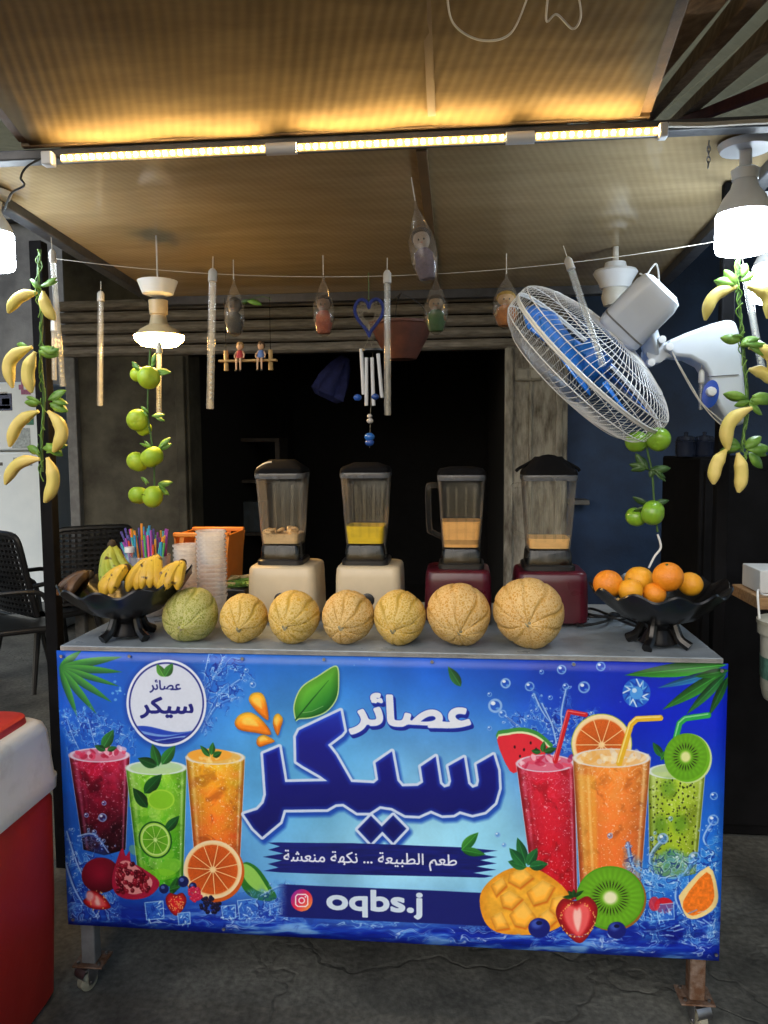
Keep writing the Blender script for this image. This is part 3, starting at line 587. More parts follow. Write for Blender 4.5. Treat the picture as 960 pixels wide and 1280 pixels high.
    for k in range(40):
        x, y = 800 + rs.rand() * 95, 1140 + rs.rand() * 30; a = rs.normal() * .3; q = 4 + rs.rand() * 9; Ln([(x, y), (x + q * math.cos(a), y + q * math.sin(a))], .7 + rs.rand() * 1.4, [(190, 222, 250), (100, 160, 235), (16, 40, 150)][k % 3], .6)
    for k in range(30):
        x, y = 640 + rs.rand() * 150, 1168 + rs.rand() * 14; El(x, y, 2 + rs.rand() * 5, .8, (110, 170, 240), alpha=.4)
    C[:] = np.clip(C * .97 * (.985 + .03 * vnoise(GX, GY, 3.0, 77, 2))[..., None], 0, 255)
    return (C / 255) ** 1.10      # ink density
# ------------------------------------------------------------------ shared materials
M = {}
M['black_plastic'] = mat('black plastic', (0.012, 0.012, 0.013), 0.35, var=.3, bump=.05, bscale=200)
M['black_matte'] = mat('black matte', (0.006, 0.006, 0.007), 0.8, var=.4, spec=.08)
M['white_plastic'] = mat('white plastic', (0.62, 0.64, 0.66), 0.35, var=.08, vscale=6, rvar=.1)
M['steel'] = mat('dull steel', (0.34, 0.34, 0.35), 0.42, 1.0, var=.35, vscale=20, rvar=.15)
M['grey_paint'] = mat('grey painted tube', (0.16, 0.165, 0.17), 0.5, var=.35, vscale=18, rvar=.12, bump=.1)
M['dark_bar'] = mat('dark painted bar', (0.055, 0.058, 0.065), 0.5, var=.4, vscale=14, rvar=.12, bump=.1)
M['rust'] = mat('rusty steel', (0.20, 0.15, 0.12), 0.75, 0.3, col2=(0.10, 0.045, 0.02), vscale=30, bump=.3, bscale=90)
M['wood'] = mat('raw wood', (0.36, 0.22, 0.10), 0.7, col2=(0.22, 0.12, 0.05), vscale=6, stretch=(2, 18, 18), bump=.2)
M['cream'] = mat('cream plastic', (0.60, 0.50, 0.34), 0.38, var=.12, vscale=7, rvar=.1)
M['maroon'] = mat('maroon plastic', (0.085, 0.006, 0.016), 0.3, var=.3, vscale=7, rvar=.1)
M['clear'] = clear('clear plastic', haze=.09)
M['jar'] = clear('jar plastic', tint=(.97, .97, .96), haze=.012, hcol=(.62, .56, .50), rough=.10, refl=1.0, edge=.45, base=.014)
M['tube'] = clear('frosted acrylic', tint=(.92, .92, .90), haze=.16, hcol=(.85, .85, .82), rough=.15)
M['cup'] = clear('cup plastic', tint=(.97, .97, .98), haze=.42, hcol=(.92, .92, .93), rough=.15)
M['bag'] = clear('thin bag', tint=(.92, .90, .87), haze=.07, hcol=(.75, .70, .62), rough=.12, refl=.8)
M['wire'] = mat('white wire', (0.70, 0.72, 0.72), 0.35, var=.1)
M['cord'] = mat('pale cord', (0.55, 0.52, 0.45), 0.8, var=.2)
M['green_cord'] = mat('green cord', (0.06, 0.14, 0.03), 0.7, var=.3)
M['leaf'] = mat('artificial leaf', (0.20, 0.38, 0.05), 0.45, col2=(0.08, 0.20, 0.025), vscale=25, sss=0.0)
M['dark_leaf'] = mat('dark artificial leaf', (0.06, 0.13, 0.025), 0.5, col2=(0.02, 0.06, 0.012), vscale=25)
M['banana'] = mat('artificial banana', (0.78, 0.62, 0.20), 0.55, col2=(0.66, 0.56, 0.14), vscale=14, bump=.05)
M['apple'] = mat('green apple', (0.44, 0.56, 0.03), 0.5, col2=(0.28, 0.46, 0.02), vscale=14)

# ------------------------------------------------------------------ ground
def ground_material():
    m = mat('stained concrete', (0.130, 0.132, 0.117), 0.85, col2=(0.030, 0.032, 0.029), vscale=2.2, fac=(.36, .66), detail=9, bump=.4, bscale=30)
    nt = m.node_tree; N = nt.nodes; L = nt.links; b = N['Principled BSDF']
    tc = N.new('ShaderNodeTexCoord')
    wn_ = N.new('ShaderNodeTexNoise'); wn_.inputs['Scale'].default_value = 2.2; wn_.inputs['Detail'].default_value = 4; L.new(tc.outputs['Object'], wn_.inputs['Vector'])
    mx = N.new('ShaderNodeVectorMath'); mx.operation = 'MULTIPLY_ADD'; mx.inputs[1].default_value = (.7, .7, .7); L.new(wn_.outputs['Color'], mx.inputs[0]); L.new(tc.outputs['Object'], mx.inputs[2])
    vo = N.new('ShaderNodeTexVoronoi'); vo.feature = 'DISTANCE_TO_EDGE'; vo.inputs['Scale'].default_value = 1.1; L.new(mx.outputs[0], vo.inputs['Vector'])
    cr_ = N.new('ShaderNodeMapRange'); cr_.inputs[1].default_value = 0.0; cr_.inputs[2].default_value = .012; L.new(vo.outputs['Distance'], cr_.inputs[0])
    # crumbs and pale grit
    g = N.new('ShaderNodeTexNoise'); g.inputs['Scale'].default_value = 55; g.inputs['Detail'].default_value = 6; L.new(tc.outputs['Object'], g.inputs['Vector'])
    gm = N.new('ShaderNodeMapRange'); gm.inputs[1].default_value = .32; gm.inputs[2].default_value = .74; gm.inputs[3].default_value = .62; gm.inputs[4].default_value = 1.35; L.new(g.outputs['Fac'], gm.inputs[0])
    cm = N.new('ShaderNodeMapRange'); cm.inputs[3].default_value = .75; cm.inputs[4].default_value = 1.0; L.new(cr_.outputs[0], cm.inputs[0])
    mu = N.new('ShaderNodeMath'); mu.operation = 'MULTIPLY'; L.new(gm.outputs[0], mu.inputs[0]); L.new(cm.outputs[0], mu.inputs[1])
    src = b.inputs['Base Color'].links[0].from_socket
    vm = N.new('ShaderNodeVectorMath'); vm.operation = 'SCALE'; L.new(src, vm.inputs[0]); L.new(mu.outputs[0], vm.inputs['Scale']); L.new(vm.outputs[0], b.inputs['Base Color'])
    bp = [n for n in N if n.type == 'BUMP'][0]
    b2 = N.new('ShaderNodeBump'); b2.inputs['Strength'].default_value = .8; b2.inputs['Distance'].default_value = .012
    L.new(cm.outputs[0], b2.inputs['Height']); L.new(bp.outputs[0], b2.inputs['Normal']); L.new(b2.outputs[0], b.inputs['Normal'])
    return m
gm_ = MB(); n_ = 60
for i in range(n_ + 1):
    for j in range(n_ + 1):
        x, y = -30 + 60 * i / n_, -30 + 60 * j / n_; gm_.v.append(Vector((x, y, 0)))
gm_.f = [(i * (n_ + 1) + j, (i + 1) * (n_ + 1) + j, (i + 1) * (n_ + 1) + j + 1, i * (n_ + 1) + j + 1) for i in range(n_) for j in range(n_)]
tag(gm_.build('ground', ground_material()), 'dark stained concrete ground with cracks', None, kind='structure')

# ------------------------------------------------------------------ shop behind the stall
FY = 3.0                                                     # plane of the shop front
shop = thing('shop_building', 'dark shop front with open doorway behind the juice stall', 'building', (0, FY, 0))
xa, xb = at(84, 500, FY).x, at(236, 500, FY).x               # left wall
xc, xd = at(622, 500, FY).x, at(706, 500, FY).x              # pillar
zt, zb = at(480, 368, FY).z, at(480, 440, FY).z
grime = mat('grimy plaster', (0.105, 0.10, 0.075), 0.9, col2=(0.03, 0.027, 0.02), vscale=3.5, fac=(.35, .7), bump=.4, bscale=30, detail=9)
navyw = mat('navy wall paint', (0.024, 0.070, 0.19), 0.6, col2=(0.012, 0.036, 0.10), vscale=2.5, bump=.2)
dark = mat('dark room plaster', (0.006, 0.006, 0.007), 0.95, var=.4)  # near-black colour stands in for the lack of light in the room
MB().box(((xa + xb) / 2, FY + .12, 1.6), (xb - xa, .24, 3.2)).build('left_wall', grime, shop, True, bevel=.01)
MB().box((xa + .05, FY - .02, zb / 2), (.07, .06, zb - .004)).build('door_jamb', M['grey_paint'], shop, True, bevel=.006)
MB().box((xb - .045, FY - .02, zb / 2), (.06, .06, zb - .004)).build('door_jamb', grime, shop, True, bevel=.006)
MB().box(((xa + xd) / 2, FY + .15, (zt + 3.4) / 2 + .2), (xd - xa, .2, 3.4 - zt + .4)).build('upper_wall', grime, shop, True)
MB().box((xd + 2.0, FY + .14, 1.7), (4.0, .24, 3.4)).build('blue_wall', navyw, shop, True)
# dark room inside
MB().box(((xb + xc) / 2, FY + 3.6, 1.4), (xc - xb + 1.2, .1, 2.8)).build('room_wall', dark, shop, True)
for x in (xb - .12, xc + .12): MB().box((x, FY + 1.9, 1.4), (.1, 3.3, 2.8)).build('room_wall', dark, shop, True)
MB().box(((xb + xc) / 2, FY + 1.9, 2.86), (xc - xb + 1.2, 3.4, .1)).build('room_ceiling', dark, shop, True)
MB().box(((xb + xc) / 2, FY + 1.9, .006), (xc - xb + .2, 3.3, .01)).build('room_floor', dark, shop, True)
# rolled shutter slats above the doorway
shut = MB().box(((xa + xd) / 2, FY + .04, (zt + zb) / 2), (xd - xa, .02, zt - zb)).build('roller_shutter', M['black_matte'], shop, True)
slatm = mat('weathered shutter slat', (0.34, 0.31, 0.27), 0.6, col2=(0.14, 0.12, 0.10), vscale=9, stretch=(1, 6, 6), fac=(.3, .7), bump=.3, rvar=.15)
ns = 5; hs = (zt - zb) / ns
for k in range(ns):
    z0 = zb + k * hs; yb = FY - .02 - .012 * k; pr = [(yb + .03, z0 + .004), (yb - .006, z0 + .006), (yb - .024, z0 + hs * .3), (yb - .024, z0 + hs * .62), (yb - .004, z0 + hs * .93), (yb + .03, z0 + hs * .95)]
    mb = MB(); xs = [xa + (xd - xa) * i / 20 for i in range(21)]
    for x in xs: mb.v += [Vector((x, p[0] + rnd.uniform(-.002, .002), p[1] + rnd.uniform(-.002, .002))) for p in pr]
    q = len(pr)
    mb.f = [(i * q + j, (i + 1) * q + j, (i + 1) * q + j + 1, i * q + j + 1) for i in range(20) for j in range(q - 1)]
    mb.build('slat', slatm, shut, False, angle=30).location = -shop.location
# weathered pillar
peel = mat('peeling grey paint', (0.40, 0.38, 0.33), 0.85, col2=(0.085, 0.07, 0.055), vscale=7, stretch=(3, 3, .8), fac=(.32, .6), bump=.5, bscale=40, detail=10)
pil = MB().box(((xc + xd) / 2 + .02, FY - .06, zb / 2 - .002), (xd - xc - .05, .26, zb - .006)).build('pillar', peel, shop, True, bevel=.012)
for fx, w in ((.14, .05), (.45, .018), (.86, .04)):
    o = MB().box((xc + (xd - xc) * fx, FY - .2, zb / 2), (w, .022, zb - .03)).build('pillar_board', peel, pil, False, bevel=.004); o.location = -shop.location
sp = at(661, 468, FY - .22)
o = MB().box(sp, (.155, .02, .075)).build('socket_plate', mat('old socket plastic', (.33, .31, .26), .5, var=.3), pil, False, bevel=.006); o.location = -shop.location
for dx in (-.037, .037):
    o = MB().box(sp + V(dx, -.014, 0), (.06, .012, .055)).build('socket', mat('socket face', (.40, .38, .32), .5, var=.3), pil, False, bevel=.004); o.location = -shop.location
    
# little shelf on the blue wall, and things in the dark to the right
sh = at(722, 627, FY - .07); tag(MB().box(sh, (.12, .18, .03)).build('wall_shelf', M['grey_paint'], bevel=.004), 'small grey shelf board on blue wall right of the blenders', 'shelf')
# far back wall closing the yard on the left
bw = thing('yard_wall', 'grey rendered yard wall behind the white fridge', 'wall', (-3.4, 5.6, 0))
yw = mat('grey render', (0.15, 0.16, 0.165), 0.9, col2=(0.06, 0.065, 0.07), vscale=1.6, bump=.3, detail=8)
MB().box((-4.4, 5.7, 1.9), (5.2, .2, 3.8)).build('rendered_face', yw, bw, True)
MB().box((-3.05, 5.56, 1.9), (.14, .1, 3.8)).build('pier', M['grey_paint'], bw, True, bevel=.01)
MB().box((-2.62, 5.56, 1.9), (.05, .08, 3.8)).build('drain_pipe', M['dark_bar'], bw, True, bevel=.01)
MB().box((-4.4, 5.66, 3.86), (5.4, .34, .1)).build('coping', yw, bw, True, bevel=.01)

# ------------------------------------------------------------------ canopy with its raised flap
zc = at(480, 184, 0.0).z                                     # underside height of the front bar
can = thing('stall_canopy', 'brown sheet canopy with raised front flap above the stall', 'canopy', (0, 0, 0))
def sheet_mat(name, c1, c2, rough, metal, ribs, rot, bs=.35, sa=.07):
    m = mat(name, c1, rough, metal, col2=c2, vscale=3.0, stretch=(1, 5, 1), fac=(.3, .7), detail=8, rvar=.05, bump=.025, bscale=18)
    nt = m.node_tree; N = nt.nodes; L = nt.links; b = N['Principled BSDF']
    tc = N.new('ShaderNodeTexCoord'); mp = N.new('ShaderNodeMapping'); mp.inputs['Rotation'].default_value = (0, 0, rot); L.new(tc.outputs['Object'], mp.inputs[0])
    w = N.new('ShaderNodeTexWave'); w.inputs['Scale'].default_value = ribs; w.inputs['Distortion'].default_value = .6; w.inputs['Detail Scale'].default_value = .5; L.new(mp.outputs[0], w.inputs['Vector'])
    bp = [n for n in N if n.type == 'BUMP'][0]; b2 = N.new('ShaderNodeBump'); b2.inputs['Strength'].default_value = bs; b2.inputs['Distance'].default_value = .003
    wm_ = N.new('ShaderNodeMapRange'); wm_.inputs[3].default_value = 1 - sa; wm_.inputs[4].default_value = 1 + sa; L.new(w.outputs['Fac'], wm_.inputs[0])      # fine diagonal stripe in the sheet colour
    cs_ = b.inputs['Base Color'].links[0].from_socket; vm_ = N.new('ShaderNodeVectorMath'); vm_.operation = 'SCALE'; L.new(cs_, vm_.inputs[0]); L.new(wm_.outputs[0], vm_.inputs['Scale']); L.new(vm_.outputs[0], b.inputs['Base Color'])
    L.new(w.outputs['Fac'], b2.inputs['Height']); L.new(bp.outputs[0], b2.inputs['Normal']); L.new(b2.outputs[0], b.inputs['Normal'])
    return m
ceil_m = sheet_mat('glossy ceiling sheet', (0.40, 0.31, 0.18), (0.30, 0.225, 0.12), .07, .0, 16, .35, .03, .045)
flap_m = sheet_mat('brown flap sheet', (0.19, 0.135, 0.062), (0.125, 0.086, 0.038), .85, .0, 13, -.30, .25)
cy1 = 1.42; cx0, cx1 = at(195, 372, cy1).x, at(822, 352, cy1).x; ZR = at(420, 366, cy1).z   # canopy falls towards its rear
CSL = (zc + .018 - ZR) / cy1
def ceil_z(y): return zc + .018 - CSL * y
crot = Matrix.Rotation(-math.atan(CSL), 3, 'X')
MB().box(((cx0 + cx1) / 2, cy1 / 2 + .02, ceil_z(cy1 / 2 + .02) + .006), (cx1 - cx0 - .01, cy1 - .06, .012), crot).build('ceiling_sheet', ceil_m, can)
MB().box((at(537, 260, .6).x, cy1 / 2 + .02, ceil_z(cy1 / 2 + .02) - .003), (.028, cy1 - .08, .006), crot).build('seam_strip', mat('brown seam', (.16, .10, .045), .5), can, bevel=.002)
MB().box(((cx0 + cx1) / 2 - .3, .0, zc + .013), (4.6, .045, .026)).build('front_bar', M['dark_bar'], can, bevel=.004)
MB().box(((cx0 + cx1) / 2, cy1 + .02, ZR - .005), (cx1 - cx0 + .08, .05, .06)).build('rear_bar', M['dark_bar'], can, bevel=.004)
for x in (cx0, cx1): MB().box((x, cy1 / 2 + .01, ceil_z(cy1 / 2) - .004), (.045, cy1 - .05, .055), crot).build('side_bar', M['dark_bar'], can, bevel=.004)
pl = at(62, 640, .64).x
for x, y, z1 in ((pl, .64, ceil_z(.64) - .002), (-2.55, 0, zc - .004), (1.93, 0, zc - .004)):
    MB().box((x, y, z1 / 2), (.045, .045, z1)).build('post', M['black_matte'], can, bevel=.004)
# flap hinged on the bar, rising towards the street
fx0, fx1 = at(46, 180, 0).x, at(795, 165, 0).x
tl = math.radians(17); mb = MB(); NX, NY = 24, 14
for j in range(NY + 1):
    for i in range(NX + 1):
        s = 1.35 * j / NY; x = fx0 + (fx1 - fx0) * i / NX
        mb.v.append(Vector((x, -.03 - s * math.cos(tl), zc + .036 + s * math.sin(tl) - .015 * math.sin(math.pi * i / NX) * math.sin(math.pi * j / NY) + .003 * math.sin(i * 1.3 + j))))
mb.f = [(j * (NX + 1) + i, j * (NX + 1) + i + 1, (j + 1) * (NX + 1) + i + 1, (j + 1) * (NX + 1) + i) for j in range(NY) for i in range(NX)]
flap_m.node_tree.nodes['Principled BSDF'].inputs['Specular IOR Level'].default_value = .15   # flap_spec: dull sheet
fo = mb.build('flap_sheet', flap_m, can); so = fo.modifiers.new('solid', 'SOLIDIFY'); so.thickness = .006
def fpt(x, s, d=-.004): return V(x, -.03 - s * math.cos(tl), zc + .036 + s * math.sin(tl) + d)
for x, w in ((fx0 - .012, .03), (fx1 + .012, .03)):
    MB().bar(fpt(x, -.0, .02), fpt(x, 1.36, .02), w, .04).build('flap_edge', mat('brown timber', (.13, .075, .035), .7, var=.5, bump=.2), can, bevel=.003)
MB().box(((fx0 + fx1) / 2, -.0245, zc + .036), (fx1 - fx0 + .05, .016, .016)).build('hinge_rail', mat('rail', (.16, .10, .045), .6, var=.4), can, bevel=.003)
MB().bar(fpt(at(535, 100, -.3).x, .05, -.012), fpt(at(535, 100, -.3).x, 1.3, -.012), .018, .008).build('seam_strip', mat('brown seam', (.16, .10, .045), .5), can)
# loose pale wires hanging under the flap
def wire(name, pts, r, m, label, cat, group=None, n=6):
    return tag(MB().tube(cr(pts, 10), r, n).build(name, m), label, cat, group)
def fl(px, py, drop=.0):
    lo, hi = -1.3, .2
    for _ in range(40):
        Y = (lo + hi) / 2; p = at(px, py, Y); s = (-.03 - p.y) / math.cos(tl); h = zc + .036 + s * math.sin(tl) - .035
        if p.z > h: hi = Y
        else: lo = Y
    return at(px, py, (lo + hi) / 2)
wire('loose_wire', [fl(558, -20), fl(566, 28), fl(600, 50), fl(638, 42), fl(662, -10)], .0022, M['cord'], 'long pale wire looping under the brown flap', 'wire')
wire('loose_wire', [fl(686, -15), fl(683, 26), fl(696, 18), fl(716, 36), fl(726, 20), fl(722, -12)], .0022, M['cord'], 'short curled wire under the flap near the rafters', 'wire')

# ------------------------------------------------------------------ market roof over the street, right
roof = thing('market_roof', 'corrugated market roof with brown rafters at upper right', 'roof', (1.0, 0, 0))
def rplane(y): return zc + .31 + .30 * y                      # roof rises away from the street
def rp(px, py, d=0.0):
    lo, hi = -1.7, 7.0
    for _ in range(50):
        Y = (lo + hi) / 2
        if at(px, py, Y).z > rplane(Y) + d: hi = Y
        else: lo = Y
    return at(px, py, (lo + hi) / 2)
cm_ = mat('fibre roof sheet', (0.24, 0.23, 0.17), 0.6, col2=(0.13, 0.12, 0.085), vscale=4, bump=.2, rvar=.1)
_tn = cm_.node_tree; _tl = _tn.nodes.new('ShaderNodeBsdfTranslucent'); _tl.inputs[0].default_value = (.30, .30, .20, 1); _mx = _tn.nodes.new('ShaderNodeMixShader'); _mx.inputs[0].default_value = .34   # weathered, slightly translucent
_tn.links.new(_tn.nodes['Principled BSDF'].outputs[0], _mx.inputs[1]); _tn.links.new(_tl.outputs[0], _mx.inputs[2]); _tn.links.new(_mx.outputs[0], _tn.nodes['Material Output'].inputs[0])
SHX = .117
def rsheet(x0, x1, y0, y1, z_up, n):
    mb = MB(); W_ = n + 1
    for y in (y0, (y0 + y1) / 2, y1):
        for i in range(W_): mb.v.append(Vector((x0 + (x1 - x0) * i / n + SHX * y, y, rplane(y) + z_up + .012 * math.sin(i * 1.4))))
    mb.f = [(j * W_ + i, j * W_ + i + 1, (j + 1) * W_ + i + 1, (j + 1) * W_ + i) for j in range(2) for i in range(n)]
    return mb.build('corrugated_sheet', cm_, roof, True)
rsheet(.55, 5.2, -1.0, 6.5, .05, 240)
rsheet(-4.4, .55, .12, 3.95, .09, 260)
rb = mat('old rafter timber', (.40, .27, .16), .75, col2=(.22, .14, .08), vscale=5, stretch=(8, 1, 8), bump=.25)
def rafter(a, b, w, h, m_, nm='rafter'):
    p, q = rp(*a), rp(*b); d = (q - p); e0, e1 = p - d * (1.2 / d.length) * (1 if p.y > -.6 else .5), q + d * (2.0 / d.length)
    MB().bar(e0, e1, w, h).build(nm, m_, roof, True, bevel=.004)
rafter((818, 0), (769, 100), .05, .05, rb); rafter((876, 0), (806, 100), .085, .06, rb); rafter((936, 0), (842, 110), .05, .05, rb); rafter((1010, 0), (880, 120), .06, .05, rb)
p_, q_ = rp(960, 92), rp(846, 142)
MB().bar(p_ + (p_ - q_) * 3 - V(0, 0, .06), q_ - (p_ - q_) * .8 - V(0, 0, .06), .045, .045).build('purlin', mat('red oxide steel', (.20, .05, .035), .6, var=.4), roof, True, bevel=.004)
# ------------------------------------------------------------------ the cart
TOP = 1.0                                                    # counter surface
cart = thing('juice_cart', 'wheeled juice cart with blue printed banner and metal counter', 'cart', (0, 0, 0))
ctop = mat('worn counter sheet', (0.36, 0.42, 0.48), 0.32, 0.0, col2=(0.15, 0.18, 0.21), vscale=7, fac=(.3, .7), bump=.12, bscale=40, rvar=.14, detail=8)
cw = BW / 2 - .014
MB().box((0, .322, TOP - .0065), (2 * cw, .65, .013)).build('counter_top', ctop, cart, bevel=.002)
MB().box((0, .002, TOP - .0075), (2 * cw + .004, .010, .0135)).build('counter_trim', mat('trim', (.36, .36, .35), .5, .2, var=.3, vscale=25), cart, bevel=.002)
# banner: a slightly rippled sheet with its print
img = bpy.data.images.new('banner print', CW, CH, alpha=False, float_buffer=False)
_a = np.ones((CH, CW, 4), np.float32); _a[..., :3] = paint_banner()[::-1]
img.pixels.foreach_set(_a.ravel()); img.update(); img.pack()
bm_ = bpy.data.materials.new('printed vinyl'); bm_.use_nodes = True
nt = bm_.node_tree; N = nt.nodes; L = nt.links; b = N['Principled BSDF']
ti = N.new('ShaderNodeTexImage'); ti.image = img; ti.interpolation = 'Cubic'; ti.extension = 'EXTEND'
gq = N.new('ShaderNodeGamma'); gq.inputs[1].default_value = 1.0; L.new(ti.outputs[0], gq.inputs[0]); L.new(gq.outputs[0], b.inputs['Base Color'])
b.inputs['Roughness'].default_value = .38; b.inputs['Specular IOR Level'].default_value = .4
tcn = N.new('ShaderNodeTexCoord'); nn = N.new('ShaderNodeTexNoise'); nn.inputs['Scale'].default_value = 5; nn.inputs['Detail'].default_value = 2; L.new(tcn.outputs['Object'], nn.inputs['Vector'])
bp = N.new('ShaderNodeBump'); bp.inputs['Strength'].default_value = .25; bp.inputs['Distance'].default_value = .02; L.new(nn.outputs['Fac'], bp.inputs['Height']); L.new(bp.outputs[0], b.inputs['Normal'])
mb = MB(); NX, NZ = 60, 26
def brip(u, v): return -.0022 * (math.sin(u * 19 + v * 3) * .5 + math.sin(u * 7 - v * 5)) * math.sin(math.pi * u) * (1 - abs(2 * v - 1) ** 4)
for j in range(NZ + 1):
    for i in range(NX + 1):
        u, v = i / NX, j / NZ; mb.v.append(Vector((-BW / 2 + BW * u, brip(u, v), BZ0 + BH * v)))
mb.f = [(j * (NX + 1) + i, j * (NX + 1) + i + 1, (j + 1) * (NX + 1) + i + 1, (j + 1) * (NX + 1) + i) for j in range(NZ) for i in range(NX)]
ban = mb.build('banner', bm_, cart)
uv = ban.data.uv_layers.new(name='print')
for lp in ban.data.loops:
    c = ban.data.vertices[lp.vertex_index].co; uv.data[lp.index].uv = ((c.x + BW / 2) / BW, (c.z - BZ0) / BH)
so = ban.modifiers.new('solid', 'SOLIDIFY'); so.thickness = .0016; so.offset = -1 if ban.data.polygons[0].normal.y < 0 else 1
ban['label'] = 'blue printed banner with fruit juices and Arabic lettering'
scr = MB().lathe([(.0001, -.004), (.0045, -.004), (.004, -.0005), (.0001, 0)], 10, M=Matrix.Rotation(math.radians(90), 3, 'X').transposed())
first = None
for px, py in ((77, 820), (162, 820), (303, 823), (405, 824), (540, 827), (717, 830), (902, 838), (92, 1149), (280, 1161), (895, 1193)):
    p = at(px, py, -.003)
    if first is None: first = scr.build('screw', M['steel'], ban); first.location = p
    else: o = first.copy(); COL.objects.link(o); o.location = p
    
# frame, legs, casters
MB().box((0, .02, .965), (BW - .05, .03, .03)).build('frame_rail', M['grey_paint'], cart, bevel=.003)
MB().box((0, .02, .235), (BW - .05, .03, .03)).build('frame_rail', M['grey_paint'], cart, bevel=.003)
for x in (-BW / 2 + .012, BW / 2 - .012): MB().box((x, .33, .60), (.006, .58, .74)).build('side_panel', M['dark_bar'], cart)
MB().box((0, .622, .60), (BW - .06, .006, .74)).build('back_panel', M['dark_bar'], cart)
MB().box((0, .33, .225), (BW - .06, .56, .008)).build('floor_shelf', M['dark_bar'], cart)
legm = {0: M['grey_paint'], 1: M['rust']}
zl0 = .080
for ix, x in enumerate((-BW / 2 + .046, BW / 2 - .046)):
    for iy, y in enumerate((.036, .60)):
        MB().box((x, y, (zl0 + .98) / 2), (.04, .04, .98 - zl0)).build('leg', legm[ix], cart, bevel=.003)
        ang = (math.radians(-28), math.radians(20))[ix]
        rz_ = Matrix.Rotation(ang, 3, 'Z')
        pl_ = MB().box((x, y + .005, zl0 - .004), (.088, .075, .005)).build('caster_plate', M['rust'], cart, bevel=.0015)
        for dx in (-.03, .03):
            for dy in (-.024, .024): MB().lathe([(.0045, 0), (.0045, .005), (.001, .006)], 8, (x + dx, y + .005 + dy, zl0 - .001)).build('bolt', M['steel'], pl_)
        cz = zl0 - .0065; off = rz_ @ V(.0, -.016, 0)
        fk = MB()
        for s in (-1, 1):
            poly = [(-.022, 0), (.022, 0), (.009, -.050), (-.009, -.050)]
            vs = [(s * .019 + t, p[0], p[1]) for t in (-.0015, .0015) for p in poly]
            fk.add([rz_ @ V(*q) + V(x, y, cz) + off * (1 if q[2] < -.01 else .3) for q in vs], [(0, 1, 2, 3), (7, 6, 5, 4), (0, 4, 5, 1), (1, 5, 6, 2), (2, 6, 7, 3), (3, 7, 4, 0)])
        fk.box(V(x, y, cz - .005) + off * .3, (.041, .06, .004), rz_)
        hood = [rz_ @ V(sx * .021, -.026 + .010 * t - .014 * math.sin(t * 2.6), -.002 - .036 * t) + V(x, y, cz) + off * .6 for t in (0, .2, .4, .6, .8, 1.0) for sx in (-1, 1)]
        fk.add(hood, [(2 * i, 2 * i + 1, 2 * i + 3, 2 * i + 2) for i in range(5)])
        fkm = M['steel']
        cs = fk.build('caster', fkm, cart, bevel=.001)
        wm = rz_ @ Matrix.Rotation(math.radians(90), 3, 'Y')
        wc = V(x, y, .0278) + off
        MB().lathe([(.004, -.014), (.021, -.014), (.0268, -.010), (.0268, .010), (.021, .014), (.004, .014)], 24, wc, M=wm).build('wheel', mat('caster tyre', (.30, .29, .22), .6, var=.4, vscale=30), cs)
        MB().lathe([(.001, -.0225), (.005, -.0225), (.005, .0225), (.001, .0225)], 10, wc, M=wm).build('axle', M['steel'], cs)

# ------------------------------------------------------------------ red cooler chest
cr_x = -.900; cy_b = .03; cdep = 1.05; cwid = .62
cool = thing('cooler_chest', 'red plastic cooler chest with thick white lid left of the cart', 'cooler', (cr_x - cwid / 2, cy_b - cdep / 2, 0))
redm = mat('red cooler plastic', (0.52, 0.022, 0.012), 0.5, col2=(0.42, 0.015, 0.01), vscale=5, bump=.06, bscale=80, rvar=.1)
whm = mat('scuffed white plastic', (0.66, 0.645, 0.61), 0.45, col2=(0.50, 0.48, 0.44), vscale=9, fac=(.30, .50), bump=.1, bscale=60, detail=8)
mb = MB()
hz = [(0, -.03), (.02, -.01), (.53, 0), (.545, -.012)]
def ring(mb, w, d, z, r, n=6):
    out = []
    for sx, sy, a0 in ((1, 1, 0), (-1, 1, 90), (-1, -1, 180), (1, -1, 270)):
        for k in range(n + 1):
            a = math.radians(a0 + 90 * k / n); out.append(Vector((sx * (w / 2 - r) + r * math.cos(a), sy * (d / 2 - r) + r * math.sin(a), z)))
    return out
def stack(rings, cap=True):
    mb = MB(); n = len(rings[0])
    for r in rings: mb.v += r
    for j in range(len(rings) - 1):
        for i in range(n): mb.f.append((j * n + i, j * n + (i + 1) % n, (j + 1) * n + (i + 1) % n, (j + 1) * n + i))
    if cap: mb.f += [tuple(range(n - 1, -1, -1)), tuple((len(rings) - 1) * n + i for i in range(n))]
    return mb
stack([ring(mb, cwid + a, cdep + a, z, .05) for z, a in ((0.002, -.05), (.02, -.03), (.30, -.012), (.575, -.005), (.59, -.02))]).build('body', redm, cool)
stack([ring(mb, cwid + a, cdep + a, z, r) for z, a, r in ((.588, -.05, .05), (.598, -.05, .05))]).build('gasket', M['black_matte'], cool)
lid = stack([ring(mb, cwid + a, cdep + a, z, r) for z, a, r in ((.597, .0, .05), (.604, .016, .055), (.636, .02, .055), (.643, .010, .055), (.765, -.012, .05), (.785, -.026, .05), (.796, -.055, .05), (.800, -.10, .05), (.800, -.2, .05))]).build('lid', whm, cool)
stack([ring(mb, cwid + a, cdep + a, z, .05) for z, a in ((.798, -.085), (.816, -.09), (.820, -.105))]).build('lid_panel', redm, lid)

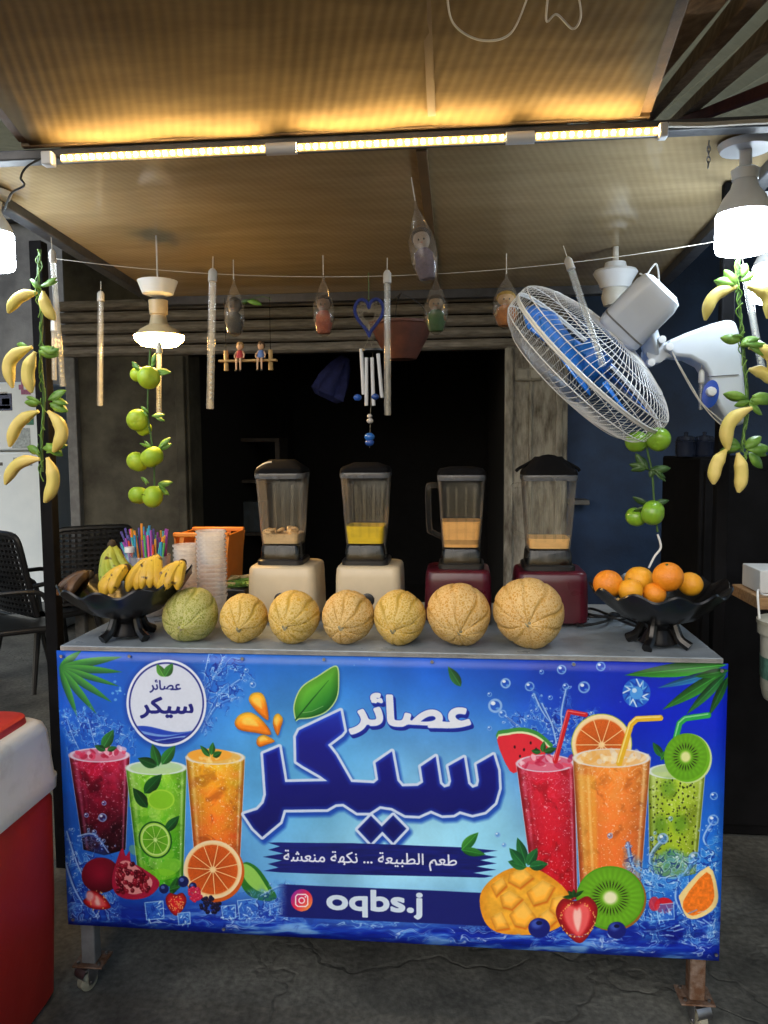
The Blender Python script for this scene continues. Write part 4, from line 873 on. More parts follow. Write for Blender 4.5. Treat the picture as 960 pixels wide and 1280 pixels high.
# ------------------------------------------------------------------ melons
def melon_mat(name, c1, c2, netc):
    m = bpy.data.materials.new(name); m.use_nodes = True; nt = m.node_tree; N = nt.nodes; L = nt.links; b = N['Principled BSDF']
    tc = N.new('ShaderNodeTexCoord'); oi = N.new('ShaderNodeObjectInfo')
    ad = N.new('ShaderNodeVectorMath'); ad.operation = 'ADD'; L.new(tc.outputs['Object'], ad.inputs[0]); L.new(oi.outputs['Random'], ad.inputs[1])
    nz = N.new('ShaderNodeTexNoise'); nz.inputs['Scale'].default_value = 14; nz.inputs['Detail'].default_value = 4; L.new(ad.outputs[0], nz.inputs['Vector'])
    mx = N.new('ShaderNodeMixRGB'); mx.inputs[1].default_value = (*c1, 1); mx.inputs[2].default_value = (*c2, 1)
    rp = N.new('ShaderNodeMapRange'); rp.inputs[1].default_value = .35; rp.inputs[2].default_value = .65; L.new(nz.outputs['Fac'], rp.inputs[0]); L.new(rp.outputs[0], mx.inputs[0])
    n2 = N.new('ShaderNodeTexNoise'); n2.inputs['Scale'].default_value = 60; L.new(ad.outputs[0], n2.inputs['Vector'])
    wv = N.new('ShaderNodeVectorMath'); wv.operation = 'MULTIPLY_ADD'; wv.inputs[1].default_value = (.022, .022, .022); L.new(n2.outputs['Color'], wv.inputs[0]); L.new(ad.outputs[0], wv.inputs[2])
    vo = N.new('ShaderNodeTexVoronoi'); vo.feature = 'DISTANCE_TO_EDGE'; vo.inputs['Scale'].default_value = 125; L.new(wv.outputs[0], vo.inputs['Vector'])
    nr = N.new('ShaderNodeMapRange'); nr.inputs[1].default_value = .0; nr.inputs[2].default_value = .26; nr.inputs[3].default_value = 1; nr.inputs[4].default_value = 0; L.new(vo.outputs['Distance'], nr.inputs[0])
    # bare grooves carry less net: use the vertex groove attribute
    at_ = N.new('ShaderNodeAttribute'); at_.attribute_name = 'groove'
    iv = N.new('ShaderNodeMath'); iv.operation = 'SUBTRACT'; iv.inputs[0].default_value = 1; L.new(at_.outputs['Fac'], iv.inputs[1])
    nm = N.new('ShaderNodeMath'); nm.operation = 'MULTIPLY'; L.new(nr.outputs[0], nm.inputs[0]); L.new(iv.outputs[0], nm.inputs[1])
    m2 = N.new('ShaderNodeMixRGB'); m2.inputs[2].default_value = (*netc, 1); L.new(mx.outputs[0], m2.inputs[1])
    sc_ = N.new('ShaderNodeMath'); sc_.operation = 'MULTIPLY'; sc_.inputs[1].default_value = .75; L.new(nm.outputs[0], sc_.inputs[0]); L.new(sc_.outputs[0], m2.inputs[0])
    m3 = N.new('ShaderNodeMixRGB'); m3.inputs[2].default_value = (c1[0] * .55, c1[1] * .62, c1[2] * .5, 1); L.new(m2.outputs[0], m3.inputs[1])
    gf = N.new('ShaderNodeMath'); gf.operation = 'MULTIPLY'; gf.inputs[1].default_value = .9; L.new(at_.outputs['Fac'], gf.inputs[0]); L.new(gf.outputs[0], m3.inputs[0])
    L.new(m3.outputs[0], b.inputs['Base Color']); b.inputs['Roughness'].default_value = .65
    bp = N.new('ShaderNodeBump'); bp.inputs['Strength'].default_value = .4; bp.inputs['Distance'].default_value = .002; L.new(nm.outputs[0], bp.inputs['Height']); L.new(bp.outputs[0], b.inputs['Normal'])
    return m
MMg = melon_mat('green cantaloupe rind', (0.38, 0.36, 0.06), (0.25, 0.29, 0.04), (0.60, 0.56, 0.26))
MMy = melon_mat('ripe cantaloupe rind', (0.58, 0.34, 0.03), (0.46, 0.30, 0.03), (0.74, 0.57, 0.25))
MMo = melon_mat('tan cantaloupe rind', (0.52, 0.27, 0.04), (0.48, 0.29, 0.05), (0.76, 0.57, 0.29))
scar_m = mat('blossom scar', (0.36, 0.33, 0.20), .8, col2=(.16, .14, .07), vscale=90)
# px centre, px radii, material, tilt of the blossom end (towards viewer, sideways), label
MEL = [(238.5, 769, 36.5, 34.5, MMg, .30, -.06, 'greenish netted melon at the left end of the row, beside the bananas'),
       (304.5, 774.5, 31, 31, MMy, .30, .06, 'small yellow melon second from the left in the row'),
       (367.5, 771.5, 33, 33.5, MMy, .22, -.16, 'yellow melon in front of the leftmost cream blender'),
       (435, 772.5, 33, 34.5, MMo, .22, -.14, 'tan yellow melon fourth from left, before the gap between cream blenders'),
       (499.5, 772.5, 32, 35, MMy, .36, -.20, 'yellow green melon fifth from left, in front of second cream blender'),
       (573.5, 768, 38.5, 40.5, MMo, .42, .02, 'large tan netted melon in front of the left maroon blender'),
       (660.5, 768, 44, 43.5, MMo, .12, -.1, 'largest tan melon at the right end of the row')]
for px, py, rx, ry, mm, tz, tx, lab in MEL:
    Y = .078
    c = at(px, py, Y); R = (rx + ry) / 2 * mpp(Y); c.z = TOP + ry * mpp(Y) * .985
    ph0 = rnd.random() * 6
    axis = V(tx, -1, -tz).normalized(); q = axis.to_track_quat('Z', 'Y').to_matrix()
    gro = []
    def fn(d, ph, th):
        ph = ph + .10 * math.sin(2.3 * ph + ph0 * 3) + .05 * math.sin(th * 5 + ph0); g = max(0, math.cos(10 * ph + ph0)) ** 10 * math.sin(th) ** .5; gro.append(g); u = .5 + .5 * math.cos(th)
        return 1 - .036 * g + .018 * math.sin(3 * ph + ph0 + th * 2) + .022 * math.sin(2 * ph + 1.3 * ph0) + .012 * math.sin(5 * d.x + 4 * d.y * d.z + ph0) - .012 * max(0, math.cos(th)) ** 24
    ml = thing('melon', lab, 'melon', (c.x, c.y, TOP), group='melons in a row on the counter')
    mb = MB().ball((0, 0, c.z - TOP), (R, R, R * 1.02), 100, 50, fn, q)
    me_o = mb.build('rind', mm, ml)
    if len(me_o.data.vertices) > 10:
        import bmesh
        atn = me_o.data.attributes.new('groove', 'FLOAT', 'POINT')
        # recompute groove per vertex from direction
        qi = q.transposed(); vals = []
        for v in me_o.data.vertices:
            d = qi @ (v.co - V(0, 0, c.z - TOP)); ph = math.atan2(d.y, d.x); th = math.acos(max(-1, min(1, d.z / max(d.length, 1e-6)))); ph = ph + .10 * math.sin(2.3 * ph + ph0 * 3) + .05 * math.sin(th * 5 + ph0)
            vals.append(min(1, max(0, math.cos(10 * ph + ph0)) ** 8 * math.sin(th) ** .4) * (.55 + .45 * math.sin(1.7 * ph + ph0 * 2 + 3 * th)))
        atn.data.foreach_set('value', vals)
    MB().lathe([(.0002, -.004), (.0075, -.003), (.0065, .0012), (.004, .0016), (.0002, .001)], 14, V(0, 0, c.z - TOP) + q @ V(0, 0, R * 1.0), M=q, rf=lambda a, t: 1 + .2 * math.sin(a * 3)).build('blossom_scar', scar_m, ml)

# ------------------------------------------------------------------ blenders
def sq(w, z, r, n=5, ribs=0.0):
    out = []
    for sx, sy, a0 in ((1, 1, 0), (-1, 1, 90), (-1, -1, 180), (1, -1, 270)):
        for k in range(n + 1):
            a = math.radians(a0 + 90 * k / n); out.append(Vector((sx * (w / 2 - r) + r * math.cos(a), sy * (w / 2 - r) + r * math.sin(a), z)))
    return out
def blender(px0, px1, jx0, jx1, jtop, base_m, juice, level, label, lid_tall, handle, rot, btop, chunks=False):
    Yf = .30; zt_ = at((px0 + px1) / 2, btop, Yf).z; w = (px1 - px0) * mpp(Yf) * .98; bh = zt_ - TOP
    c = at((px0 + px1) / 2, 740, Yf); Yc = Yf + w * .48
    b_ = thing('blender', label, 'blender', (c.x + (Yc - Yf) * (c.x - CAM.x) / (Yf - CAM.y) * .6, Yc, TOP), (0, 0, 0), 'blenders on the counter')
    d = w * .94
    rr = [ring(None, w + a, d + a, z, r) for z, a, r in ((0.004, -.03, .03), (.012, -.004, .03), (bh * .25, .0, .03), (bh * .8, -.006, .026), (bh - .010, -.010, .026), (bh - .003, -.018, .026), (bh, -.03, .026))]
    base = stack(rr).build('motor_base', base_m, b_)
    MB().lathe([(.02, -.008), (.021, .004), (.014, .006), (.003, .006)], 18, (0, -d / 2 + .004, bh * .42), M=Matrix.Rotation(math.radians(90), 3, 'X')).build('dial', M['black_plastic'], base)
    jw = (jx1 - jx0) * mpp(Yc); jc = at((jx0 + jx1) / 2, 650, Yc).x - b_.location.x
    z0 = bh + .001; zj = at((jx0 + jx1) / 2, jtop, Yc).z - TOP; jh = zj - z0
    def jring(w_, z, r): return [v + V(jc, 0, 0) for v in sq(w_, z, r)]
    stack([jring(jw * a, z0 + z, r) for z, a, r in ((0, .98, .02), (.012, .98, .02), (.016, .93, .02))]).build('cushion', M['black_plastic'], b_)
    # foot collar
    zc0 = z0 + .016
    stack([jring(jw * a, zc0 + z, .014) for z, a in ((0, .86), (.03, .84), (.042, .80))]).build('jar_foot', clear('smoked foot', tint=(.40, .39, .38), haze=.12, hcol=(.10, .10, .10)), b_)
    MB().lathe([(.004, 0), (.026, 0), (.026, .028), (.012, .034), (.004, .034)], 18, (jc, 0, zc0 + .002)).build('drive_socket', M['steel'], b_)
    zj0 = zc0 + .042; zj1 = z0 + jh
    prof = [(0, .80), (.05, .815), (.35, .88), (.75, .95), (1.0, 1.0)]
    def wj(t):
        for (t0, a0), (t1, a1) in zip(prof, prof[1:]):
            if t <= t1: return a0 + (a1 - a0) * (t - t0) / (t1 - t0)
        return 1.0
    n = 9
    outer = [jring(jw * wj(t / 10), zj0 + (zj1 - zj0) * t / 10, .02) for t in range(11)]
    inner = [jring(jw * wj(t / 10) - .007, zj0 + .004 + (zj1 - zj0 - .004) * t / 10, .018) for t in range(10, -1, -1)]
    jar = stack(outer + inner).build('jar', M['jar'], b_)
    rib_m = M['jar']
    for s in (-.5, -.18, .18, .5):           # moulded ribs on the front and back faces
        for sy in (-1, 1):
            mb = MB(); f0, f1 = wj(.12), wj(.82)
            mb.bar((jc + s * jw * f0 * .62, sy * (jw * f0 / 2 - .006), zj0 + (zj1 - zj0) * .12), (jc + s * jw * f1 * .62, sy * (jw * f1 / 2 - .006), zj0 + (zj1 - zj0) * .82), .007, .006, up=(0, 1, 0))
            mb.build('rib', rib_m, jar)
    stack([jring(jw * a, zj1 + z, .02) for z, a in ((-.014, 1.012), (-.002, 1.03), (.002, 1.02))] + [jring(jw * .97, zj1 + .001, .018), jring(jw * .965, zj1 - .014, .018)]).build('rim', clear('rim plastic', tint=(.7, .72, .75), haze=.30, hcol=(.42, .44, .47)), b_)
    # contents
    jm = mat('juice', juice, .35, col2=tuple(q * .82 for q in juice), vscale=16, fac=(.35, .65), stretch=(1, 1, 3))
    lv = level * (zj1 - zj0)
    ju = stack([jring(jw * wj(t * level) - .0085, zj0 + .0055 + (lv - .006) * t, .016) for t in (0, .3, .6, 1.0)]).build('juice', jm, b_)
    if juice[1] < .5 and not chunks and level > .25:
        stack([jring(jw * wj(t * level) - .0080, zj0 + .008 + (lv - .006) * t, .016) for t in (.08, .26)]).build('pulp_layer', mat('pulp', tuple(q * .6 for q in juice), .4, var=.3, vscale=30), b_)
    if chunks:
        for k in range(16):
            p = V(jc + rnd.uniform(-.36, .36) * jw, rnd.uniform(-.38, .05) * jw, zj0 + lv - .004 + rnd.uniform(0, .016))
            MB().lathe([(.001, -.004), (.014, -.004), (.016, 0), (.014, .004), (.001, .0045)], 14, p, M=(Matrix.Rotation(rnd.uniform(-1.2, 1.2), 3, 'X') @ Matrix.Rotation(rnd.uniform(-1, 1), 3, 'Y'))).build('banana_slice', mat('banana slice', (.66, .46, .24), .5, col2=(.44, .28, .12), vscale=90), b_)
    # lid with raised grip
    ld = stack([jring(jw * a, zj1 + z, r) for z, a, r in ((.003, 1.03, .02), (.014, 1.0, .02), (.02, .94, .03), (.02 + lid_tall * .6, .60, .02), (.02 + lid_tall * .8, .50, .02))]).build('lid', M['black_matte'], b_)
    if lid_tall > .04: MB().tube(cr([(jc - jw * .62, 0, zj1 + .012), (jc - jw * .5, 0, zj1 + .026), (jc, 0, zj1 + .022 + lid_tall * .8), (jc + jw * .5, 0, zj1 + .026), (jc + jw * .6, 0, zj1 + .012)], 5), .005, 8).build('lid_latch', M['black_matte'], ld)
    if chunks: MB().tube(cr([(jc - jw * .48, -jw * .3, zj1 + .016), (jc - jw * .3, -jw * .3, zj1 + .032), (jc - jw * .16, -jw * .3, zj1 + .036)], 5), .004, 8).build('lid_strap', M['cream'], ld)
    # handle
    if handle:
        s = handle; hx = lambda t: jc + s * (jw * wj(t) / 2)
        zz = lambda t: zj0 + (zj1 - zj0) * t
        o_ = .032 if abs(handle) == 1 else .012
        hp = [(hx(.86) - s * .004, -.02, zz(.86)), (hx(.84) + s * o_ * .7, -.025, zz(.865)), (hx(.8) + s * o_, -.03, zz(.80)), (hx(.3) + s * o_ * 1.1, -.03, zz(.30)), (hx(.24) + s * o_ * .8, -.025, zz(.22)), (hx(.16) - s * .004, -.02, zz(.15))]
        MB().tube(cr(hp, 6), .0085, 10).build('handle', M['jar'], b_)
    return b_
blender(310, 403, 325, 384, 592, M['cream'], (.66, .46, .24), .16, 'cream blender with banana slices in its jar, leftmost', .03, 0, 0, 709, True)
blender(418, 506, 429, 488, 591, M['cream'], (.80, .56, .02), .27, 'cream blender with bright yellow juice, second from left', .015, -.6, 0, 709)
blender(529, 616, 548, 605, 594, M['maroon'], (.86, .46, .14), .38, 'maroon blender with thick orange juice in front of the doorway edge', .008, -1, 0, 714)
blender(642, 734, 653, 716, 594, M['maroon'], (.86, .52, .20), .16, 'maroon blender with tall black lid and little pale juice, rightmost', .045, -1, 0, 716)

# ------------------------------------------------------------------ pedestal bowls
bowl_m = mat('black glazed bowl', (0.007, 0.007, 0.008), 0.26, var=.3, spec=.4)
def bowl(px0, px1, rim_py, base_px, base_py, label, curl):
    g = on(base_px, base_py, TOP); Yc = g.y + .055
    zr = at(base_px, rim_py, Yc).z - TOP; w = (px1 - px0) * mpp(Yc) / 2
    cx = at((px0 + px1) / 2, rim_py, Yc).x
    b_ = thing('pedestal_bowl', label, 'bowl', (cx, Yc, TOP), group='black pedestal fruit bowls')
    AMP = [0, 0, .12, .38, .75, 1.0, 1.0, .72, .34, .1, 0, 0]
    zz = lambda a, t: AMP[int(round(t * 11))] * (.009 * math.sin(a * 11) + curl * max(0, math.cos(a)) ** 4)
    rf = lambda a, t: 1 + AMP[int(round(t * 11))] * .022 * math.sin(a * 11 + .6)
    H = zr
    P_ = [(.02, H - .085), (.05, H - .083), (.55 * w, H - .066), (.80 * w, H - .032), (.93 * w, H - .008), (1.0 * w, H + .004), (.985 * w, H + .009), (.90 * w, H - .002), (.77 * w, H - .022), (.52 * w, H - .052), (.05, H - .068), (.005, H - .07)]
    bo = MB().lathe(P_, 132, rf=rf, zf=zz).build('bowl', bowl_m, b_)
    MB().lathe([(.005, H - .084), (.05, H - .08), (.034, H - .10), (.03, .05), (.045, .018), (.05, .012), (.005, .012)], 28).build('stem', bowl_m, b_)
    for k in range(4):
        a = math.radians(45 + 90 * k + 12); d = V(math.cos(a), math.sin(a), 0)
        MB().tube(cr([d * .032 + V(0, 0, H - .09), d * .038 + V(0, 0, .07), d * .055 + V(0, 0, .028), d * .082 + V(0, 0, .009)], 6), [.010 + .004 * (i / 18) for i in range(19)], 8).build('foot', bowl_m, b_)
    return b_, zr, w
bl, zr_l, w_l = bowl(74, 243, 733, 152, 803, 'black wavy pedestal bowl holding bananas at the left end', .045)
brt, zr_r, w_r = bowl(742, 906, 738, 822, 814, 'black wavy pedestal bowl holding oranges at the right end', .012)
# oranges
om = mat('orange peel', (0.82, 0.30, 0.016), 0.42, col2=(0.72, 0.22, 0.01), vscale=8, bump=.25, bscale=260)
om2 = mat('yellow orange peel', (0.85, 0.42, 0.02), 0.42, col2=(0.74, 0.32, 0.015), vscale=8, bump=.25, bscale=260)
OR = [(760, 730, 18, -.03, om, 'orange at the left edge of the right bowl'), (799, 725, 17.5, .03, om2, 'yellow orange second from left at the back of the pile'), (835, 721, 18.5, -.05, om, 'largest orange on top of the pile'), (863, 730, 15, .02, om2, 'orange at the right of the pile'),
      (788, 738, 15, -.06, om2, 'yellow orange low in the bowl, half hidden by the rim'), (818, 742, 14, -.05, om, 'deep orange fruit low in the middle, almost hidden by the rim')]
for px, py, r, dy, m_, lab in OR:
    Yq = brt.location.y + dy; c = at(px, py, Yq); R = r * mpp(Yq)
    o = thing('orange', lab, 'orange', c, (rnd.uniform(-.6, .9), rnd.uniform(-.7, .7), rnd.random() * 6), 'oranges in the bowl')
    MB().ball((0, 0, 0), (R, R, R * .95), 28, 18, lambda d, ph, th: 1 - .04 * max(0, math.cos(th)) ** 30).build('peel', m_, o)
    MB().lathe([(.001, 0), (.004, 0), (.003, .002), (.001, .002)], 8, (0, 0, R * .905)).build('stem_scar', M['dark_leaf'], o)

# ------------------------------------------------------------------ bananas
def banana_mesh(L_, r, bend, n=16, k=16):
    """banana along +x from the stem at origin, curving down in z"""
    path = []; rs_ = []
    for i in range(n + 1):
        t = i / n; a = bend * t
        path.append(V(L_ * math.sin(a) / max(bend, 1e-3), 0, -L_ * (1 - math.cos(a)) / max(bend, 1e-3)))
        rs_.append(r * (.30 if t < .06 else (.42 + .58 * min(1, (t - .06) / .16) if t < .22 else (1.0 if t < .72 else max(.22, 1 - ((t - .72) / .28) ** 2 * .8)))))
    return MB().tube(path, rs_, k, prof=lambda a: 1 + .05 * math.cos(5 * a))
def ripe_mat(name, green):
    m = mat(name, (0.66, 0.43, 0.035) if not green else (0.46, 0.44, 0.05), .45, col2=(0.56, 0.33, 0.03) if not green else (0.26, 0.34, 0.04), vscale=12)
    nt = m.node_tree; N = nt.nodes; L = nt.links; b = N['Principled BSDF']; src = b.inputs['Base Color'].links[0].from_socket
    tc = N.new('ShaderNodeTexCoord'); nz = N.new('ShaderNodeTexNoise'); nz.inputs['Scale'].default_value = 55; nz.inputs['Detail'].default_value = 3; L.new(tc.outputs['Object'], nz.inputs['Vector'])
    mr = N.new('ShaderNodeMapRange'); mr.inputs[1].default_value = .60; mr.inputs[2].default_value = .68; L.new(nz.outputs['Fac'], mr.inputs[0])
    mx = N.new('ShaderNodeMixRGB'); mx.inputs[2].default_value = (.07, .03, .008, 1); L.new(src, mx.inputs[1]); L.new(mr.outputs[0], mx.inputs[0]); L.new(mx.outputs[0], b.inputs['Base Color'])
    return m
ripe, ripeg, brownb = ripe_mat('ripe banana', False), ripe_mat('greenish banana', True), mat('overripe banana', (.16, .075, .02), .5, col2=(.05, .022, .008), vscale=30)
tipm = mat('banana tip', (.05, .03, .012), .8)
def bunch(label, px, py, dY, n, L_, r, fan, base_dir, m_, roll, tilt):
    Yq = bl.location.y + dY; c = at(px, py, Yq)
    bb = thing('banana_bunch', label, 'bananas', c, group='banana bunches in the bowl')
    for k in range(n):
        a = math.radians(base_dir + (k - (n - 1) / 2) * fan)
        Mx = Matrix.Rotation(a, 3, 'Z') @ Matrix.Rotation(math.radians(tilt + rnd.uniform(-6, 6)), 3, 'Y') @ Matrix.Rotation(math.radians(roll), 3, 'X')
        g = banana_mesh(L_ * rnd.uniform(.92, 1.05), r * rnd.uniform(.92, 1.06), 1.1)
        g.v = [Mx @ v + V(0, (k - (n - 1) / 2) * .004, .002 * k) for v in g.v]; g.build('banana', m_, bb)
    MB().ball((0, 0, .003), (.012, .014, .014), 10, 8).build('crown', tipm, bb)
    return bb
bunch('green tinged bananas standing upright at the back of the left bowl', 140, 682, .02, 5, .135, .0165, 16, -95, ripeg, 90, 62)
bunch('ripe spotted yellow bananas lying at the middle right of the left bowl', 194, 700, -.01, 7, .118, .0158, 17, -118, ripe, 0, 18)
bunch('ripe bananas at the right end of the left bowl under the curled rim', 228, 706, -.03, 5, .10, .015, 20, -125, ripe, 0, 12)
bunch('overripe brown bananas at the left end of the bowl', 112, 720, .0, 6, .105, .015, 24, 190, brownb, 0, 6)
bunch('yellow bananas lying across the left middle of the bowl', 158, 712, -.04, 5, .10, .0155, 20, 218, ripe, 0, 14)
# ------------------------------------------------------------------ small things behind the bananas
g = at(162, 688, .34); bt = thing('water_bottle', 'small clear water bottle with white cap behind the bananas', 'bottle', (g.x, .34, TOP))
zb_ = g.z - TOP
MB().lathe([(.002, .002), (.028, .002), (.031, .01), (.030, .05), (.028, .055), (.031, .06), (.031, zb_ - .06), (.028, zb_ - .045), (.014, zb_ - .012), (.0125, zb_ - .004), (.002, zb_ - .003)], 20).build('body', clear('bottle', tint=(.86, .90, .94), haze=.16, hcol=(.5, .58, .66)), bt)
MB().lathe([(.002, zb_ - .006), (.0155, zb_ - .006), (.0155, zb_ + .009), (.014, zb_ + .011), (.002, zb_ + .011)], 20).build('cap', mat('white cap', (.7, .7, .7), .4), bt)
MB().lathe([(.0315, .075), (.0315, .125), (.0310, .125), (.0310, .075)], 20).build('label', mat('bottle label', (.10, .16, .34), .5, var=.4, vscale=60), bt)

# straws in a clear holder
g = at(188, 700, .40); hold = thing('straw_holder', 'clear plastic holder of coloured straws behind the banana bowl', 'holder', (g.x, .40, TOP))
hz_ = at(188, 694, .40).z - TOP; HT = at(188, 656, .40).z - TOP
mb = MB(); mb.lathe([(.002, .002), (.052, .002), (.064, hz_), (.062, hz_), (.050, .006), (.002, .006)], 24).build('holder', M['cup'], hold)
scols = [(.75, .10, .05), (.85, .30, .03), (.05, .40, .42), (.75, .12, .32), (.12, .10, .35), (.10, .45, .12), (.80, .42, .06), (.35, .08, .40), (.70, .08, .10), (.05, .30, .55)]
smats = [mat('straw', c, .35, var=.1) for c in scols]
for k in range(64):
    a = rnd.random() * 6.28; r0 = .044 * math.sqrt(rnd.random()); lean = .050 * math.sqrt(rnd.random()); a2 = a + rnd.uniform(-.6, .6)
    p0 = V(r0 * math.cos(a), r0 * math.sin(a), .01); top = HT + rnd.uniform(-.04, .008) - .02 * lean / .05
    p1 = V((r0 * .8 + lean) * math.cos(a2) - .004, (r0 * .8 + lean) * math.sin(a2) * .6, top)
    if k < 9: p1 = V(-.075 + rnd.uniform(-.03, .02), rnd.uniform(-.02, .02), top - .01); 
    MB().tube([p0, p1], .0038, 6).build('straw', smats[4] if (k < 9 and k % 2) else smats[rnd.randrange(len(smats))], hold, bevel=0)

# orange tray behind
o0, o1 = at(222, 668, .45), at(283, 672, .45)
oc = thing('orange_crate', 'orange plastic crate behind the straws and cups', 'crate', ((o0.x + o1.x) / 2, .53, TOP))
orm = mat('orange crate plastic', (.72, .22, .02), .4, var=.15, vscale=9, rvar=.1)
ow = o1.x - o0.x; oh = o0.z - TOP
oc_wall = []
for sx in (-1, 1): MB().box((sx * ow / 2, 0, oh / 2), (.006, .18, oh), Matrix.Rotation(.06 * sx, 3, 'Y')).build('crate_side', orm, oc, bevel=.002)
for sy in (-1, 1):
    MB().box((0, sy * .09, oh * .30), (ow, .006, oh * .60)).build('crate_wall', orm, oc, bevel=.002)
    for t in (-.46, -.15, .16, .46): MB().bar((t * ow, sy * .09, oh * .58), ((t + .08) * ow, sy * .09, oh - .004), .014, .006, (0, 1, 0)).build('crate_strut', orm, oc)
    MB().box((0, sy * .09, oh), (ow + .02, .016, .014)).build('crate_rim', orm, oc, bevel=.003)
MB().box((0, 0, .01), (ow - .01, .17, .01)).build('crate_floor', orm, oc)

# stacks of cups
def cups(px, ptop, Y, w, n, label, lean):
    g = at(px, 760, Y); z1 = at(px, ptop, Y).z - TOP; r = w / 2 * mpp(Y)
    st = thing('cup_stack', label, 'cups', (g.x, Y, TOP), (0, lean, 0), 'stacks of clear plastic cups')
    ch = .10; step = (z1 - ch) / (n - 1)
    first = None
    for k in range(n):
        if first is None:
            first = MB().lathe([(r * .70, .002), (r * .72, .003), (r * .95, ch - .006), (r * 1.05, ch - .006), (r * 1.05, ch), (r * .96, ch), (r * .955, ch - .006), (r * .70, .005)], 28).build('cup', M['cup'], st)
            first.location = (0, 0, (n - 1) * step)
        else:      # nested below: only the lip and the band under it show
            if k == 1: lip = MB().lathe([(r * .955, ch - .004 - step * 1.15), (r * .985, ch - .007), (r * 1.05, ch - .007), (r * 1.05, ch - .001), (r * .965, ch - .001)], 28); lip.f = lip.f[:-2]; o = second = lip.build('cup', M['cup'], st)
            else: o = second.copy(); COL.objects.link(o)
            o.location = (rnd.uniform(-.0008, .0008), rnd.uniform(-.0008, .0008), (n - 1 - k) * step)
    MB().lathe([(r * .70, .002), (r * .72, .003), (r * .97, ch - step), (r * .955, ch - step), (r * .70, .006)], 28).build('cup', M['cup'], st)
cups(266, 663, .24, 37, 15, 'tall stack of clear plastic cups behind the green melon', .0)
cups(236, 680, .31, 30, 11, 'shorter stack of clear cups between straws and tall cup stack', -.03)

# leafy bits in a tray between cups and blender
g = on(296, 752, TOP + .0); hb = thing('herb_bundle', 'small bundle of mint and cut stalks between the cups and cream blender', 'herbs', (at(297, 740, .45).x, .45, TOP))
MB().box((0, 0, .045), (.09, .12, .086)).build('tray', M['black_plastic'], hb, bevel=.008)
palem = mat('pale stalk', (.50, .40, .22), .6, col2=(.30, .24, .10), vscale=40)
for k in range(14):
    a = rnd.uniform(-.5, .5); p = V(rnd.uniform(-.03, .03), rnd.uniform(-.05, .03), .088 + rnd.uniform(0, .03)); d = V(math.cos(a), math.sin(a) * .5, rnd.uniform(-.1, .25)) * .035
    MB().tube([p - d, p, p + d], [.006, .007, .005], 7).build('stalk', palem if k % 2 else M['leaf'], hb)
def leaf_blade(L_, w, m_, name, parent, M3, o, curl=.2):
    mb = MB(); n = 6
    for i in range(n + 1):
        t = i / n; h = w * math.sin(math.pi * min(1, t * .96 + .02)) ** .8 / 2; z = -curl * L_ * t * t
        for s in (-1, 0, 1): mb.v.append(M3 @ V(L_ * t, s * h, z + (.16 * h * (1 if s == 0 else -1))) + o)
    mb.f = [(i * 3 + j, i * 3 + j + 1, i * 3 + j + 4, i * 3 + j + 3) for i in range(n) for j in range(2)]
    b = mb.build(name, m_, parent); s_ = b.modifiers.new('solid', 'SOLIDIFY'); s_.thickness = .0006; return b
for k in range(12):
    leaf_blade(.035, .018, M['leaf'] if k % 3 else M['dark_leaf'], 'leaf', hb, Matrix.Rotation(rnd.random() * 6.28, 3, 'Z') @ Matrix.Rotation(rnd.uniform(-.8, .2), 3, 'Y'), V(rnd.uniform(-.035, .035), rnd.uniform(-.05, .02), .095))

# black power cables on the counter, right
for k in range(5):
    y0 = .30 + .035 * k; pts = [at(728, 776 + k * 2, .30 + .02 * k)]
    pts = [V(.52 + .02 * k, .42 - .03 * (k % 3), TOP + .006)]
    for q in range(5): pts.append(V(.56 + .07 * q + rnd.uniform(-.015, .015), .36 + rnd.uniform(-.13, .12), TOP + .005 + .006 * (k % 3) + rnd.uniform(0, .012)))
    wire('power_cable', pts, .0042, M['black_plastic'], 'tangled black power cables beside the rightmost blender', 'cable', 'black cables on the counter')

# ------------------------------------------------------------------ line across the stall and things hung on it
LY = .26
def line_pt(t):
    a, b = at(60, 322, LY), at(905, 300, LY); p = a.lerp(b, t); p.z -= .075 * 4 * t * (1 - t); return p
tag(MB().tube([line_pt(i / 40) for i in range(41)], .0009, 5).build('hanging_line', M['cord']), 'thin pale string stretched across under the canopy', 'string')
def tube_light(px0, py0, px1, py1, Y0, Y1, wpx, label, m_=None, leds=True):
    a, b = at(px0, py0, Y0), at(px1, py1, Y1); r = wpx / 2 * mpp(Y0); d = b - a; L_ = d.length
    t_ = thing('hanging_tube', label, 'tube', a, d.to_track_quat('-Z', 'Y').to_euler(), 'clear acrylic tubes hanging under the canopy')
    MB().lathe([(r * .55, -.03), (r, -.03), (r, -L_ + .002), (r * .55, -L_ + .002), (r * .5, -L_ + .008), (r * .5, -.035)], 12).build('tube', M['tube'] if m_ is None else m_, t_)
    MB().lathe([(.001, 0), (r * .6, 0), (r * 1.15, -.008), (r * 1.2, -.035), (.001, -.036)], 12).build('end_cap', mat('tube cap', (.42, .41, .38), .4, var=.2), t_)
    MB().tube([(0, 0, -.002), (0, 0, .035)], .0012, 5).build('tie', M['cord'], t_)
    if leds:
        for k in range(9): MB().box((0, -r * .2, -L_ * (.62 + .037 * k)), (r * .9, r * .4, .006)).build('led_chip', mat('unlit led', (.7, .7, .62), .3) if k == 0 and 'ledm' not in M else M.setdefault('ledm', mat('unlit led', (.7, .7, .62), .3)), t_)
    return t_
tube_light(266, 336, 262.5, 512, LY, LY, 9.5, 'clear tube left of the swing ornament')
tube_light(484, 338, 484.5, 520, LY, LY, 8.5, 'clear tube beside the heart shaped wind chime', leds=False)
